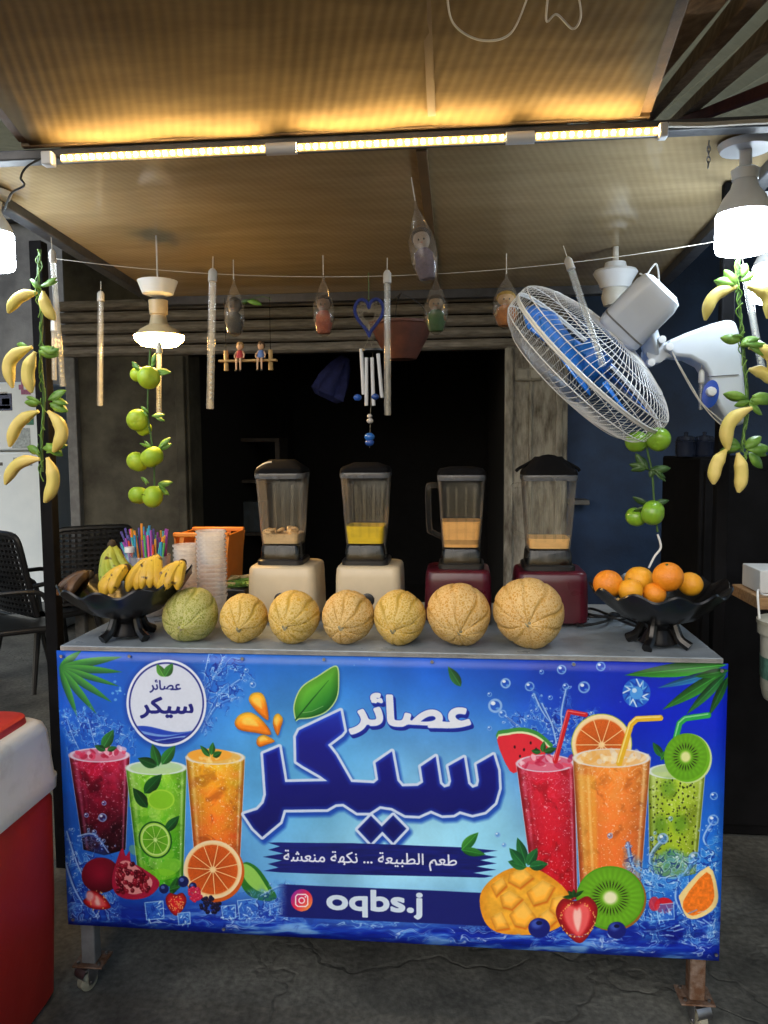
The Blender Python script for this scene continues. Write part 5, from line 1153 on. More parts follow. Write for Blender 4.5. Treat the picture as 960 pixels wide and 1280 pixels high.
tube_light(126, 364, 125, 508, .75, .75, 7.5, 'clear tube between the banana garland and the warm lamp', leds=False)
tube_light(65, 312, 78.5, 484, LY - .04, LY - .04, 7, 'slanted clear tube right behind the left banana garland')
tube_light(199, 428, 198.5, 517, .52, .52, 6.5, 'short clear tube behind the left apple garland')
tube_light(709, 322, 754, 458, LY - .12, LY - .20, 8.5, 'tilted clear tube leaning on the fan guard')
tube_light(929, 330, 954, 470, LY, LY - .02, 8, 'slanted clear tube among the right bananas')
tube_light(909, 318, 911, 385, .5, .5, 5, 'short thin tube above the right bananas', leds=False)
tube_light(877, 462, 876, 513, LY - .02, LY - .02, 6, 'very short clear tube beside the fan control panel')
tube_light(67, 400, 68, 476, .5, .5, 6, 'short clear tube behind the left bananas', leds=False)

# ------------------------------------------------------------------ garlands of artificial fruit
def stem_frame(dirv):
    z = Vector(dirv).normalized(); return z.to_track_quat('X', 'Z').to_matrix()
def garland_bananas(label, Y, cord, fruit, leaves):
    top = at(*cord[0], Y); ga = thing('banana_garland', label, 'garland', top, group='banana garlands on the canopy')
    P_ = [at(x, y, Y) - top for x, y in cord]
    MB().tube(cr(P_, 8), .0045, 7).build('cord', M['green_cord'], ga)
    for k in range(26):
        p = cr(P_, 20)[min(len(cr(P_, 20)) - 1, int(k / 26 * len(cr(P_, 20))))]
        MB().tube(cr([p + V(rnd.uniform(-.008, .008), -.004, 0), p + V(rnd.uniform(-.012, .012), -.006, -.02), p + V(rnd.uniform(-.008, .008), -.004, -.04)], 4), .0016, 5).build('tendril', M['leaf'], ga)
    for (x0, y0, x1, y1, bow, wpx, dy) in fruit:
        a, b = at(x0, y0, Y + dy) - top, at(x1, y1, Y + dy) - top; d = b - a; L_ = d.length; n = 20; bow *= 1.5; b = b + d * .06; d = b - a
        nrm = V(d.z, 0, -d.x).normalized()
        path = [a + d * (i / n) + nrm * (bow * L_ * math.sin(math.pi * i / n)) for i in range(n + 1)]
        r = wpx / 2 * mpp(Y) * .84; rs_ = [r * (.30 + .70 * min(1, max(0, (i / n - .04) / .26)) ** .8) * (1 if i / n < .70 else max(.22, math.cos((i / n - .70) / .30 * 1.35))) for i in range(n + 1)]
        MB().tube(path, rs_, 20, prof=lambda q: 1 + .035 * math.cos(5 * q)).build('banana', M['banana'], ga)
    for (x, y, ang, Lp) in leaves + [(x + rnd.uniform(-5, 5), y + rnd.uniform(-6, 6), a + rnd.uniform(-50, 50), l * rnd.uniform(.6, 1)) for x, y, a, l in leaves]:
        o = at(x, y, Y - .012) - top; L_ = Lp * mpp(Y)
        leaf_blade(L_, L_ * .55, M['leaf'], 'leaf', ga, Matrix.Rotation(-math.radians(ang), 3, 'Y') @ Matrix.Rotation(rnd.uniform(.8, 1.5), 3, 'X'), o, .25)
    return ga
garland_bananas('garland of pale bananas and leaves hanging at the left post', .20, [(50, 312), (48, 350), (52, 400), (51, 450), (55, 500), (52, 550), (53, 590)],
    [(46, 366, 12, 390, .12, 17, 0), (54, 364, 68, 398, .08, 17, -.02), (40, 434, 17, 482, .22, 19, -.01), (44, 440, 40, 488, .10, 19, -.03), (48, 514, 14, 556, .12, 18, 0), (60, 514, 66, 562, -.20, 19, -.02), (50, 574, 9, 604, .14, 18, 0), (59, 572, 56, 625, -.12, 19, -.02), (44, 640, 40, 660, 0, 1, .05)][:8],
    [(50, 358, 25, 22), (52, 362, 150, 22), (36, 436, 165, 20), (50, 434, -10, 24), (58, 440, 20, 16), (60, 500, 35, 25), (52, 504, 170, 24), (56, 560, 15, 28), (50, 566, 160, 22), (58, 566, 40, 20), (62, 504, -20, 24)])
garland_bananas('garland of yellow bananas and leaves hanging at the right edge', .12, [(924, 318), (922, 350), (926, 400), (930, 450), (934, 500), (930, 540), (926, 565)],
    [(924, 358, 884, 398, .16, 17, 0), (934, 358, 958, 396, -.2, 18, -.02), (936, 434, 962, 474, -.24, 19, 0), (936, 462, 966, 480, -.1, 17, .01), (940, 510, 912, 560, .18, 19, -.02), (908, 562, 893, 603, .08, 18, -.02), (922, 566, 923, 613, -.06, 18, -.03)],
    [(920, 356, 165, 24), (926, 352, 40, 20), (926, 426, 170, 22), (930, 430, 10, 26), (936, 432, -15, 26), (934, 498, 175, 26), (938, 500, 10, 30), (936, 504, -30, 22), (926, 558, 160, 24), (934, 562, 10, 28), (936, 566, -40, 26)])
def apple_mesh(R):
    return MB().ball((0, 0, 0), (R, R, R * .92), 24, 16, lambda d, ph, th: 1 - .20 * max(0, math.cos(th)) ** 10 - .14 * max(0, -math.cos(th)) ** 12 + .015 * math.cos(5 * ph) * max(0, -math.cos(th)))
def garland_apples(label, Y, cord, fruit, leaves, lm, tail=None):
    top = at(*cord[0], Y); ga = thing('apple_garland', label, 'garland', top, group='green apple garlands')
    MB().tube(cr([at(x, y, Y) - top for x, y in cord], 8), .003, 7).build('cord', M['green_cord'], ga)
    for (x, y, r, dy, ax, az) in fruit:
        r *= 1.12; o = apple_mesh(r * mpp(Y)).build('apple', M['apple'], ga); o.location = at(x, y, Y + dy) - top; o.rotation_euler = (ax, az, rnd.random() * 6)
        st = MB().tube([(0, 0, r * mpp(Y) * .7), (.001, 0, r * mpp(Y) * 1.05)], .0012, 5).build('stem', tipm, o)
    for (x, y, ang, Lp) in leaves + [(x + rnd.uniform(-4, 4), y + rnd.uniform(-5, 5), a + rnd.uniform(-50, 50), l * rnd.uniform(.6, 1)) for x, y, a, l in leaves]:
        L_ = Lp * mpp(Y); leaf_blade(L_, L_ * .45, lm, 'leaf', ga, Matrix.Rotation(-math.radians(ang), 3, 'Y') @ Matrix.Rotation(rnd.uniform(.7, 1.5), 3, 'X'), at(x, y, Y - .01) - top, .2)
    if tail: MB().tube(cr([at(x, y, Y) - top for x, y in tail], 8), .003, 7).build('tie', M['wire'], ga)
    return ga
garland_apples('garland of yellow green apples under the warm lamp', .46, [(188, 436), (186, 470), (185, 520), (192, 570), (193, 625)],
    [(173, 468, 9.5, .02, .3, .3), (186, 472, 13, -.02, 1.7, .2), (172, 525, 12.5, 0, 1.4, -.3), (180, 536, 9, .03, .4, 0), (172, 577, 12.5, .01, .3, .3), (190, 571, 13, -.02, .5, .2), (173, 619, 11.5, .02, .2, -.2), (191, 621, 12.5, -.02, 1.3, .3)],
    [(176, 464, 140, 18), (192, 468, 15, 22), (190, 456, 80, 16), (190, 520, 10, 16), (186, 516, 150, 14), (196, 562, 25, 20), (190, 560, 170, 18), (198, 560, 45, 20), (198, 604, 10, 18), (186, 604, 150, 14), (194, 608, -30, 20)], M['leaf'])
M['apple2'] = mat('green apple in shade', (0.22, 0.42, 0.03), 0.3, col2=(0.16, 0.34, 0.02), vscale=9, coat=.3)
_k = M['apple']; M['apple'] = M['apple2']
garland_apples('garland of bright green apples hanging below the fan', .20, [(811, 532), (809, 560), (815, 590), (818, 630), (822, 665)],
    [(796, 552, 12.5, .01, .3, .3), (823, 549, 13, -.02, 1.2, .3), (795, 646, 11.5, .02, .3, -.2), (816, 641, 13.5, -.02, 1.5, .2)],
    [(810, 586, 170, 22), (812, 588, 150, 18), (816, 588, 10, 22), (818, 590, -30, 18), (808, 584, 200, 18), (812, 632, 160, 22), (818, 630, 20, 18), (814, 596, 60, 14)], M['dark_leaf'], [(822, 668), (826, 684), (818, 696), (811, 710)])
M['apple'] = _k

# ------------------------------------------------------------------ small dolls in clear bags
def doll_bag(px, py0, py1, w, Y, label, bodyc, hairc, skin, lean=0.0, hatc=None):
    a, b = at(px, py0, Y), at(px, py1, Y); H = a.z - b.z; R = w / 2 * mpp(Y)
    d_ = thing('bagged_doll', label, 'doll', a, (0, lean, 0), 'small dolls hung in clear bags')
    MB().lathe([(.001, .0), (.004, -.002), (.003, -H * .12), (R * .5, -H * .28), (R * .95, -H * .5), (R, -H * .72), (R * .75, -H * .93), (R * .2, -H), (.001, -H)], 16, rf=lambda q, t: 1 + .05 * math.sin(4 * q + t * 5)).build('bag', M['bag'], d_)
    MB().tube([(0, 0, -.01), (0, 0, .05)], .0015, 5).build('tie', M['cord'], d_)
    MB().lathe([(.001, -H * .96), (R * .55, -H * .95), (R * .80, -H * .80), (R * .70, -H * .66), (R * .40, -H * .60), (.001, -H * .59)], 16).build('body', mat('doll cloth', bodyc, .85, var=.35, vscale=60), d_)
    hd = MB().ball((0, 0, -H * .50), (R * .62, R * .58, H * .12), 16, 12).build('head', mat('doll skin', skin, .6, var=.1), d_)
    MB().ball((0, R * .10, -H * .465), (R * .72, R * .64, H * .125), 16, 12, lambda d, ph, th: 1.0 if d.y > -.35 or d.z > .35 else .80).build('hair', mat('doll hair', hairc, .8, var=.4, vscale=80), d_)
    for s in (-1, 1):
        MB().ball((s * R * .2, -R * .55, -H * .51), (.0022, .0015, .003), 8, 6).build('eye', M['black_plastic'], hd)
        MB().tube([(s * R * .5, -R * .1, -H * .66), (s * R * .78, -R * .3, -H * .78)], [R * .16, R * .12], 7).build('arm', mat('doll skin', skin, .6), d_)
    MB().ball((0, -R * .56, -H * .545), (.003, .0012, .001), 8, 6).build('mouth', mat('doll lips', (.35, .05, .04), .6), hd)
    return d_
doll_bag(292, 345, 421, 26, .45, 'doll in dark grey clothes in a clear bag above the swing', (.05, .045, .035), (.02, .018, .014), (.07, .055, .04))
doll_bag(404, 340, 421, 27, .45, 'doll in an orange brown dress in a clear bag, second from left', (.30, .06, .02), (.02, .012, .008), (.13, .075, .045))
doll_bag(545, 342, 418, 29, .45, 'doll with green dress in a clear bag right of the red basket', (.02, .09, .015), (.02, .012, .008), (.20, .14, .085))
doll_bag(633, 338, 411, 33, .45, 'doll with yellow shawl in a clear bag beside the fan', (.46, .16, .02), (.46, .28, .03), (.50, .33, .17))
doll_bag(518, 246, 356, 33, .12, 'largest bagged doll tilted under the canopy, grey and violet', (.12, .10, .15), (.06, .05, .04), (.28, .23, .19), -.16)

# swing ornament with two sitting dolls
SY = .5; p0 = at(310, 451, SY); sw = thing('swing_ornament', 'little wooden swing with two sitting dolls', 'ornament', p0)
S1 = mpp(SY); wl_ = mat('pale wood', (.46, .28, .09), .6, var=.3, vscale=30)
MB().box((0, 0, 0), (74 * S1, .022, .007)).build('plank', wl_, sw, bevel=.0015)
for x in (-28, 29):
    MB().tube([(x * S1, 0, 0), (x * S1, 0, 78 * S1)], .001, 5).build('rope', M['black_matte'], sw)
    MB().lathe([(.001, -12 * S1), (.0075, -12 * S1), (.0075, 13 * S1), (.001, 13 * S1)], 10, (x * S1, 0, 0)).build('wood_peg', wl_, sw)
def sitting_doll(x, dress, hair):
    s = S1; sk = mat('doll skin', (.60, .36, .20), .6, var=.1)
    d = MB().lathe([(.001, 2 * s), (6.2 * s, 3 * s), (4.6 * s, 8 * s), (3.4 * s, 12 * s), (1.2 * s, 13.2 * s), (.001, 13.4 * s)], 12, (x * s, 0, 0)).build('sitting_doll', mat('doll dress', dress, .8, var=.2), sw)
    MB().ball((x * s, 0, 17.5 * s), (4.2 * s, 4 * s, 4.8 * s), 12, 10).build('head', sk, d)
    MB().ball((x * s, 1.2 * s, 18.8 * s), (5.2 * s, 4.6 * s, 5.2 * s), 12, 10, lambda q, ph, th: 1 + .12 * math.sin(7 * ph) * math.sin(th)).build('hair', mat('doll hair', hair, .8, var=.4, vscale=90), d)
    for k in (-1, 1):
        MB().tube([(x * s + k * 2.2 * s, -2 * s, 3 * s), (x * s + k * 2.4 * s, -8 * s, 2 * s), (x * s + k * 2.6 * s, -9 * s, -5 * s), (x * s + k * 2.6 * s, -9 * s, -12 * s)], [1.5 * s, 1.4 * s, 1.2 * s, 1.0 * s], 7).build('leg', sk, d)
        MB().ball((x * s + k * 2.6 * s, -10.5 * s, -13 * s), (1.5 * s, 2.6 * s, 1.3 * s), 8, 6).build('shoe', M['black_plastic'], d)
        MB().tube([(x * s + k * 3.4 * s, 0, 11.5 * s), (x * s + k * 6 * s, -3 * s, 7 * s), (x * s + k * 5.4 * s, -5 * s, 3 * s)], [1.2 * s, 1.1 * s, .9 * s], 7).build('arm', sk, d)
sitting_doll(-10, (.45, .04, .04), (.40, .24, .08)); sitting_doll(17, (.12, .20, .42), (.07, .035, .015))

# heart shaped dream catcher with chimes
HY = .42; hp = at(461, 372, HY); dc = thing('wind_chime', 'blue heart shaped dream catcher with hanging silver chimes', 'wind chime', hp)
s = mpp(HY)
def heart(t):
    x = 16 * math.sin(t) ** 3; y = 13 * math.cos(t) - 5 * math.cos(2 * t) - 2 * math.cos(3 * t) - math.cos(4 * t); return V(x * 1.1 * s, 0, (y - 12) * 1.55 * s - 2 * s)
hpts = [heart(2 * math.pi * i / 44) for i in range(44)]
MB().tube(hpts, 2.1 * s, 8, closed=True).build('heart_ring', mat('blue wrapped ring', (.012, .03, .22), .8, var=.5, vscale=120), dc)
net = mat('net thread', (.34, .30, .22), .8)
cc = V(0, 0, -24 * s)
nm_ = MB()
for k in range(44):
    for f0, f1, sh in ((1, .72, 3), (.72, .42, 3)):
        a = cc + (hpts[k] - cc) * f0; b_2 = cc + (hpts[(k + sh) % 44] - cc) * f1; c_2 = cc + (hpts[(k - sh) % 44] - cc) * f1
        if k % 2 == 0: nm_.tube([a, b_2], .0006, 4); nm_.tube([a, c_2], .0006, 4)
tag(nm_.build('net', net, dc), kind='stuff')
MB().tube([(0, 0, -6 * s), (.0, 0, 30 * s)], .0012, 5).build('hanging_cord', M['green_cord'], dc)
cw_ = at(466, 440, HY) - hp
MB().lathe([(.002, 0), (14 * s, 0), (14 * s, -2 * s), (.002, -2 * s)], 18, cw_ + V(0, 0, 3 * s)).build('chime_disc', M['black_plastic'], dc)
for k in range(3): MB().tube([heart(math.pi), cw_ + V((k - 1) * 12 * s, (k % 2) * .01, 2 * s)], .0008, 4).build('thread', net, dc)
for px, y0, y1, tx in ((451.5, 436, 493, 3), (458, 447, 507, 0), (465, 447, 507, 2), (472.5, 442, 497, 5)):
    a, b_2 = at(px, y0, HY - .01) - hp, at(px + tx, y1, HY - .01) - hp
    MB().tube([a, b_2], 2.3 * s, 10).build('chime_tube', M['white_plastic'], dc)
MB().tube([cw_, at(463, 520, HY) - hp, at(462, 560, HY) - hp], .0007, 4).build('thread', net, dc)
for px, py, r, c in ((462, 520, 2.6, (.5, .48, .45)), (462.5, 526, 3.4, (.5, .48, .45)), (447, 497, 4.2, (.02, .10, .45)), (469, 496, 4, (.02, .07, .30)), (462, 546, 5.2, (.03, .16, .55)), (462, 553, 4.6, (.02, .08, .35))):
    o = MB().ball(at(px, py, HY - .012) - hp, (r * s * 1.25, r * s, r * s), 10, 8).build('bead', mat('glass bead', c, .15, var=.2), dc)

# reddish hanging basket
BY = 1.0; bp_ = at(502, 408, BY); bs = thing('hanging_basket', 'reddish brown hanging basket behind the wind chime', 'basket', bp_)
s = mpp(BY); bk = mat('terracotta plastic', (.10, .028, .014), .6, col2=(.06, .017, .009), vscale=20)
MB().lathe([(.002, -42 * s), (18 * s, -40 * s), (32 * s, -14 * s), (38 * s, 0), (40 * s, 1 * s), (40 * s, 4 * s), (36 * s, 4 * s), (30 * s, -13 * s), (16 * s, -37 * s), (.002, -38 * s)], 30).build('basket', bk, bs)
for k in range(3):
    a = 2 * math.pi * k / 3 + .4; MB().tube(cr([(38 * s * math.cos(a), 38 * s * math.sin(a), 3 * s), (26 * s * math.cos(a), 26 * s * math.sin(a), 26 * s), (0, 0, 40 * s)], 6), .0016, 5).build('hanger', M['black_plastic'], bs)

# a few leaves on the rear bar
lv_ = thing('leaf_sprig', 'small green leaf sprig tucked above the swing', 'leaf', at(316, 375, .5))
leaf_blade(.05, .02, M['leaf'], 'leaf', lv_, Matrix.Rotation(.2, 3, 'Y') @ Matrix.Rotation(1.2, 3, 'X'), V(-.02, 0, 0)); leaf_blade(.035, .016, M['dark_leaf'], 'leaf', lv_, Matrix.Rotation(2.8, 3, 'Y') @ Matrix.Rotation(1.2, 3, 'X'), V(-.01, 0, 0))
MB().tube(cr([(-.02, 0, 0), (.03, 0, .01), (.06, 0, .0)], 5), .0012, 5).build('twig', M['dark_leaf'], lv_)

# ------------------------------------------------------------------ wall fan
FYp = .25; fc = at(737, 452, FYp); s = mpp(FYp)
imgR, imgU, imgF = _R, _U, _F
ax = (imgR * -.655 + imgU * -.69 + imgF * .46).normalized()      # the way the fan blows
maj = (imgR * .776 + imgU * -.63).normalized(); maj = (maj - ax * maj.dot(ax)).normalized(); mnr = ax.cross(maj)
FR = 117 * s
fan = thing('wall_fan', 'white wall fan with blue blades, tilted, at the right of the stall', 'fan', fc)
def fp(r, a, h): return maj * (r * math.cos(a)) + mnr * (r * math.sin(a)) + ax * h
gw = M['wire']
def circ(r, h, t, n=60): return [fp(r, 2 * math.pi * i / n, h) for i in range(n)], t
def guard(name, sgn, prof, nw):
    mb = MB()
    for r, h, t in prof['rings']: mb.tube([fp(r * FR, 2 * math.pi * i / 72, h * FR * sgn) for i in range(72)], t, 6, closed=True)
    for k in range(nw):
        a = 2 * math.pi * k / nw; pts = [fp(r * FR, a + prof.get('tw', 0) * (1 - r), h * FR * sgn) for r, h in prof['wire']]
        mb.tube(cr(pts, 4), .0009, 4, caps=False)
    return tag(mb.build(name, gw, fan), kind='stuff')
guard('front_guard', 1, {'rings': [(1.0, .012, .0032), (.99, .15, .0016), (.80, .30, .0013), (.50, .36, .0013), (.22, .38, .002)], 'wire': [(1.0, .0), (1.0, .1), (.97, .18), (.85, .27), (.5, .36), (.2, .38)], 'tw': .5}, 84)
guard('rear_guard', -1, {'rings': [(1.0, .012, .0032), (.985, .12, .0016), (.75, .26, .0013), (.45, .34, .0013), (.24, .36, .003)], 'wire': [(1.0, .0), (1.0, .08), (.96, .15), (.80, .24), (.45, .34), (.22, .36)], 'tw': -.3}, 84)
MB().lathe([(.002, 0), (.22 * FR, 0), (.20 * FR, .03 * FR), (.002, .04 * FR)], 28, ax * (.37 * FR), M=Matrix((maj, mnr, ax)).transposed()).build('badge_disc', M['white_plastic'], fan)
blm = mat('blue fan blade', (.02, .20, .72), .3, var=.15)
blm.node_tree.nodes['Principled BSDF'].inputs['Transmission Weight'].default_value = .0
MB().lathe([(.002, -.16 * FR), (.17 * FR, -.16 * FR), (.20 * FR, 0), (.17 * FR, .14 * FR), (.002, .17 * FR)], 24, M=Matrix((maj, mnr, ax)).transposed()).build('hub', blm, fan)
for k in range(5):
    mb = MB(); a0 = 2 * math.pi * k / 5 + .5; nr, na = 8, 8
    for i in range(nr + 1):
        r = .16 + (.86 - .16) * i / nr; wd = .46 + .82 * (i / nr) ** .7 - .18 * (i / nr) ** 3
        for j in range(na + 1):
            q = j / na - .5; mb.v.append(fp(r * FR * (1 - .06 * (2 * q) ** 2 * (i / nr)), a0 + q * wd * 1.15 + .25 * (i / nr), (-.16 * q + .04) * FR))
    mb.f = [(i * (na + 1) + j, i * (na + 1) + j + 1, (i + 1) * (na + 1) + j + 1, (i + 1) * (na + 1) + j) for i in range(nr) for j in range(na)]
    o = mb.build('blade', blm, fan); so = o.modifiers.new('solid', 'SOLIDIFY'); so.thickness = .002
# motor housing: rounded box along the axis behind the rear guard
fb = mat('pale blue white plastic', (.52, .57, .64), .35, var=.08, vscale=6, rvar=.08)
side = maj; upv = mnr
def frame_ring(w, d, h, r, sh=0.0): return [side * (v.x + sh) + upv * v.y + ax * h for v in ring(None, w, d, 0, r)]
stack([frame_ring(w * s, d * s, -h * s, r * s) for w, d, h, r in ((40, 40, 38, 18), (52, 52, 42, 16), (56, 56, 48, 13), (56, 56, 102, 13), (51, 51, 112, 13), (36, 36, 116, 12))]).build('motor_housing', fb, fan)
stack([frame_ring(w * s, d * s, -h * s, r * s) for w, d, h, r in ((57, 57, 54, 13.5), (57, 57, 56, 13.5))]).build('housing_seam', M['grey_paint'], fan)
MB().lathe([(.002, -.36 * FR), (.24 * FR, -.36 * FR), (.2 * FR, -.40 * FR), (.002, -.41 * FR)], 28, M=Matrix((maj, mnr, ax)).transposed()).build('mount_ring', M['white_plastic'], fan)
# arm and wall bracket: outlined profile with real thickness
AY = FYp + .02
def fz(pts, Y): return [at(640 + a / 3, 300 + b / 3, Y) - fc for a, b in pts]
prof = fz([(572, 384), (640, 355), (730, 322), (792, 306), (818, 316), (832, 352), (846, 480), (862, 640), (856, 688), (822, 700), (790, 684), (752, 620), (728, 560), (720, 505), (700, 474), (650, 448), (592, 442), (566, 420)], AY)
mb = MB(); n = len(prof)
mb.v = [p + V(0, -.045, 0) for p in prof] + [p + V(0, .045, 0) for p in prof]
mb.f = [tuple(range(n)), tuple(range(2 * n - 1, n - 1, -1))] + [(i, i + n, (i + 1) % n + n, (i + 1) % n) for i in range(n)]
mb.build('bracket', fb, fan, bevel=.012, seg=4, angle=60)
a_, b_2 = fz([(735, 512), (850, 505)], AY - .046); MB().tube([a_, b_2], .0012, 5).build('bracket_seam', M['dark_bar'], fan)
ct = fz([(742, 578)], AY - .048)[0]; Mc = Matrix.Rotation(math.radians(90), 3, 'X')
MB().lathe([(.001, 0), (17 * s * .55, 0), (17 * s * .55, .006), (.001, .008)], 24, ct, M=Matrix.Rotation(.15, 3, 'Y') @ Matrix.Diagonal((1, 1, 1.75)) @ Mc).build('control_panel', mat('blue panel', (.01, .06, .40), .3), fan)
MB().lathe([(.001, 0), (6 * s, 0), (5 * s, .014), (.001, .015)], 18, ct + V(0, -.006, .006), M=Mc).build('control_knob', M['white_plastic'], fan)
pv = fz([(532, 428)], AY)[0]
MB().lathe([(.001, -.035), (12 * s, -.035), (13 * s, 0), (12 * s, .035), (.001, .035)], 20, pv, M=Mc).build('pivot', fb, fan)
mh = -ax * (70 * s) + maj * (20 * s)
MB().bar(mh, pv, .045, .05).build('neck', fb, fan, bevel=.008)
MB().bar(pv, fz([(640, 400)], AY)[0], .06, .045).build('neck_arm', fb, fan, bevel=.008)
for q in ((588, 402), (560, 375), (520, 460)):
    MB().lathe([(.001, -.012), (5 * s, -.012), (4.5 * s, .012), (.001, .013)], 12, fz([q], AY - .05)[0], M=Mc).build('knob', M['white_plastic'], fan)
for pts in ([(600, 420), (680, 560), (720, 620), (800, 690)], [(604, 430), (640, 500), (700, 600), (780, 690), (835, 700)]):
    MB().tube(cr(fz(pts, AY - .06), 6), .0016, 5).build('pull_cord', M['cord'], fan)
# bracket plate fixing it to a post
xp = (fc + prof[7]).x
MB().box((at(906, 450, AY + .055).x - fc.x, AY + .055 - fc.y, (prof[4].z + prof[8].z) / 2), (.06, .02, .22)).build('back_plate', M['grey_paint'], fan, bevel=.003)
can_post = MB().box((at(906, 450, AY + .08).x, AY + .08, ceil_z(AY + .08) / 2 - .002), (.035, .035, ceil_z(AY + .08) - .004)).build('post', M['black_matte'], can, bevel=.004)

# ------------------------------------------------------------------ lamps
cool_w = glow('cool white diffuser', (.78, .90, 1.0), 20.0)
def big_bulb(px, py0, py1, w, Y, label, holder=True):
    top, bot = at(px, py0, Y), at(px, py1, Y); H = top.z - bot.z; R = w / 2 * mpp(Y)
    b_ = thing('led_bulb', label, 'bulb', (top.x, Y, top.z), group='cool white LED bulbs under the canopy')
    MB().lathe([(.001, -H), (R * .72, -H), (R * .94, -H + R * .08), (R, -H + R * .26), (R * 1.0, -.004), (R * .97, 0), (.001, 0)], 36).build('diffuser', cool_w, b_)
    MB().lathe([(.001, .001), (R * .98, .001), (R * .95, R * .2), (R * .74, R * .62), (R * .5, R * .95), (R * .42, R * 1.25), (.001, R * 1.25)], 36).build('housing', M['white_plastic'], b_)
    MB().lathe([(.001, R * 1.25), (R * .46, R * 1.25), (R * .5, R * 1.6), (R * .36, R * 1.7), (.001, R * 1.7)], 24).build('socket', M['white_plastic'], b_)
    if holder:
        zt2 = ceil_z(Y) - .001 - top.z
        MB().tube([(0, 0, R * 1.65), (0, 0, zt2)], R * .22, 12).build('stem', M['white_plastic'], b_)
        MB().lathe([(.001, zt2 - .02), (R * .9, zt2 - .02), (R * 1.0, zt2 - .004), (.001, zt2 - .002)], 24).build('rose', M['white_plastic'], b_)
    return b_
big_bulb(930, 268, 317, 62, .10, 'large bright LED bulb above the right bananas')
big_bulb(-9, 292, 338, 50, .20, 'bright LED bulb cut by the left picture edge')
big_bulb(968, 332, 378, 46, .45, 'LED bulb half cut by the right edge, behind the bananas')
# warm saucer bulb
WY = .62; wp = at(199, 420, WY); s = mpp(WY)
wlamp = thing('saucer_bulb', 'warm glowing saucer shaped bulb hanging above the green apples', 'bulb', wp)
MB().lathe([(.001, -13 * s), (22 * s, -12 * s), (30 * s, -5 * s), (31 * s, 0), (.001, 0)], 32).build('diffuser', glow('warm diffuser', (1.0, .58, .17), 60.0), wlamp)
MB().lathe([(.001, .001), (30 * s, .001), (24 * s, 7 * s), (12 * s, 14 * s), (9 * s, 26 * s), (11 * s, 27 * s), (12 * s, 44 * s), (.001, 45 * s)], 28).build('housing', mat('yellowed plastic', (.42, .34, .20), .45, var=.2), wlamp)
zz_ = ceil_z(WY) - .001 - wp.z
MB().tube([(0, 0, 44 * s), (0, 0, zz_)], .0028, 8).build('stem', M['cord'], wlamp)
MB().lathe([(.001, 46 * s), (19 * s, 52 * s), (25 * s, 68 * s), (22 * s, 68 * s), (.001, 56 * s)], 24).build('socket_cup', M['white_plastic'], wlamp)
# unlit white ceiling rose by the fan
rp_ = at(769, 352, .9); s = mpp(.9); ro = thing('ceiling_lampholder', 'white cone lampholder on the canopy ceiling behind the fan', 'lampholder', rp_)
MB().lathe([(.001, -8 * s), (17 * s, -8 * s), (20 * s, 0), (26 * s, 10 * s), (24 * s, 13 * s), (14 * s, 12 * s), (12 * s, 22 * s), (.001, 22 * s)], 28).build('cone', M['white_plastic'], ro)
MB().lathe([(.001, -30 * s), (13 * s, -28 * s), (16 * s, -18 * s), (14 * s, -8 * s), (.001, -8 * s)], 24).build('bulb_glass', mat('frosted bulb', (.5, .49, .44), .4), ro)
MB().tube([(0, 0, 20 * s), (0, 0, ceil_z(.9) - .001 - rp_.z)], 3.5 * s, 14).build('mount', M['cord'], ro)
wire('fan_cable', [at(800, 342, .6), at(822, 352, .55), at(820, 330, .6), at(808, 345, .5), at(790, 380, .36)], .003, M['wire'], 'white cable looping from the lampholder to the fan', 'cable')

# LED strip fixed along the front bar
lx0, lx1 = at(70, 190, -.035), at(828, 163, -.035); zl_ = zc - .006
strip = thing('led_strip_light', 'long warm LED tube light along the front edge of the canopy', 'light', (0, -.035, zl_))
warm_d = glow('warm strip diffuser', (1.0, .60, .14), .30); warm_c = glow('warm led', (1.0, .70, .31), 105.0); warm_d.node_tree.nodes['Principled BSDF'].inputs['Base Color'].default_value = (.10, .06, .02, 1)
segs = [(75, 333), (371, 632), (668, 824)]; led0 = None
for i, (a, b_2) in enumerate(segs):
    xa_, xb_ = at(a, 180, -.035).x, at(b_2, 175, -.035).x; dmod = MB().box(((xa_ + xb_) / 2, .004, .001), (xb_ - xa_, .012, .019)).build('tube_module', M['white_plastic'], strip, bevel=.003)
    MB().box(((xa_ + xb_) / 2, -.003, .0), (xb_ - xa_ - .006, .004, .018)).build('led_board', warm_d, dmod)
    nled = int((xb_ - xa_) / .0185)
    for k in range(nled):
        x = xa_ + (k + .5) * (xb_ - xa_) / nled
        if led0 is None: led0 = MB().box((0, 0, 0), (.0072, .005, .0085)).build('led_chip', warm_c, dmod); o = led0
        else: o = led0.copy(); COL.objects.link(o); o.parent = dmod
        o.location = (x, -.006, .0)
for a, b_2 in ((333, 371), (632, 668)):
    xa_, xb_ = at(a, 180, -.035).x, at(b_2, 178, -.035).x; MB().tube([(xa_, 0, 0), (xb_, 0, 0)], .0145, 12).build('joint_sleeve', M['white_plastic'], strip)
for a, w in ((60, 14), (828, 10)):
    x = at(a, 180, -.035).x; MB().box((x, 0, 0), (w * mpp(0), .028, .034)).build('end_clip', M['white_plastic'], strip, bevel=.004)
wire('strip_cable', [at(56, 196, -.03), at(34, 208, -.02), at(26, 222, .0), at(30, 232, .02), at(14, 242, .05), at(6, 262, .1)], .003, M['black_plastic'], 'dark cable curling down from the left end of the strip light', 'cable')
wire('strip_cable', [at(836, 156, -.03), at(880, 156, -.03), at(930, 153, -.03), at(975, 151, -.03)], .006, M['cord'], 'pale cable tied along the bar right of the strip light', 'cable')
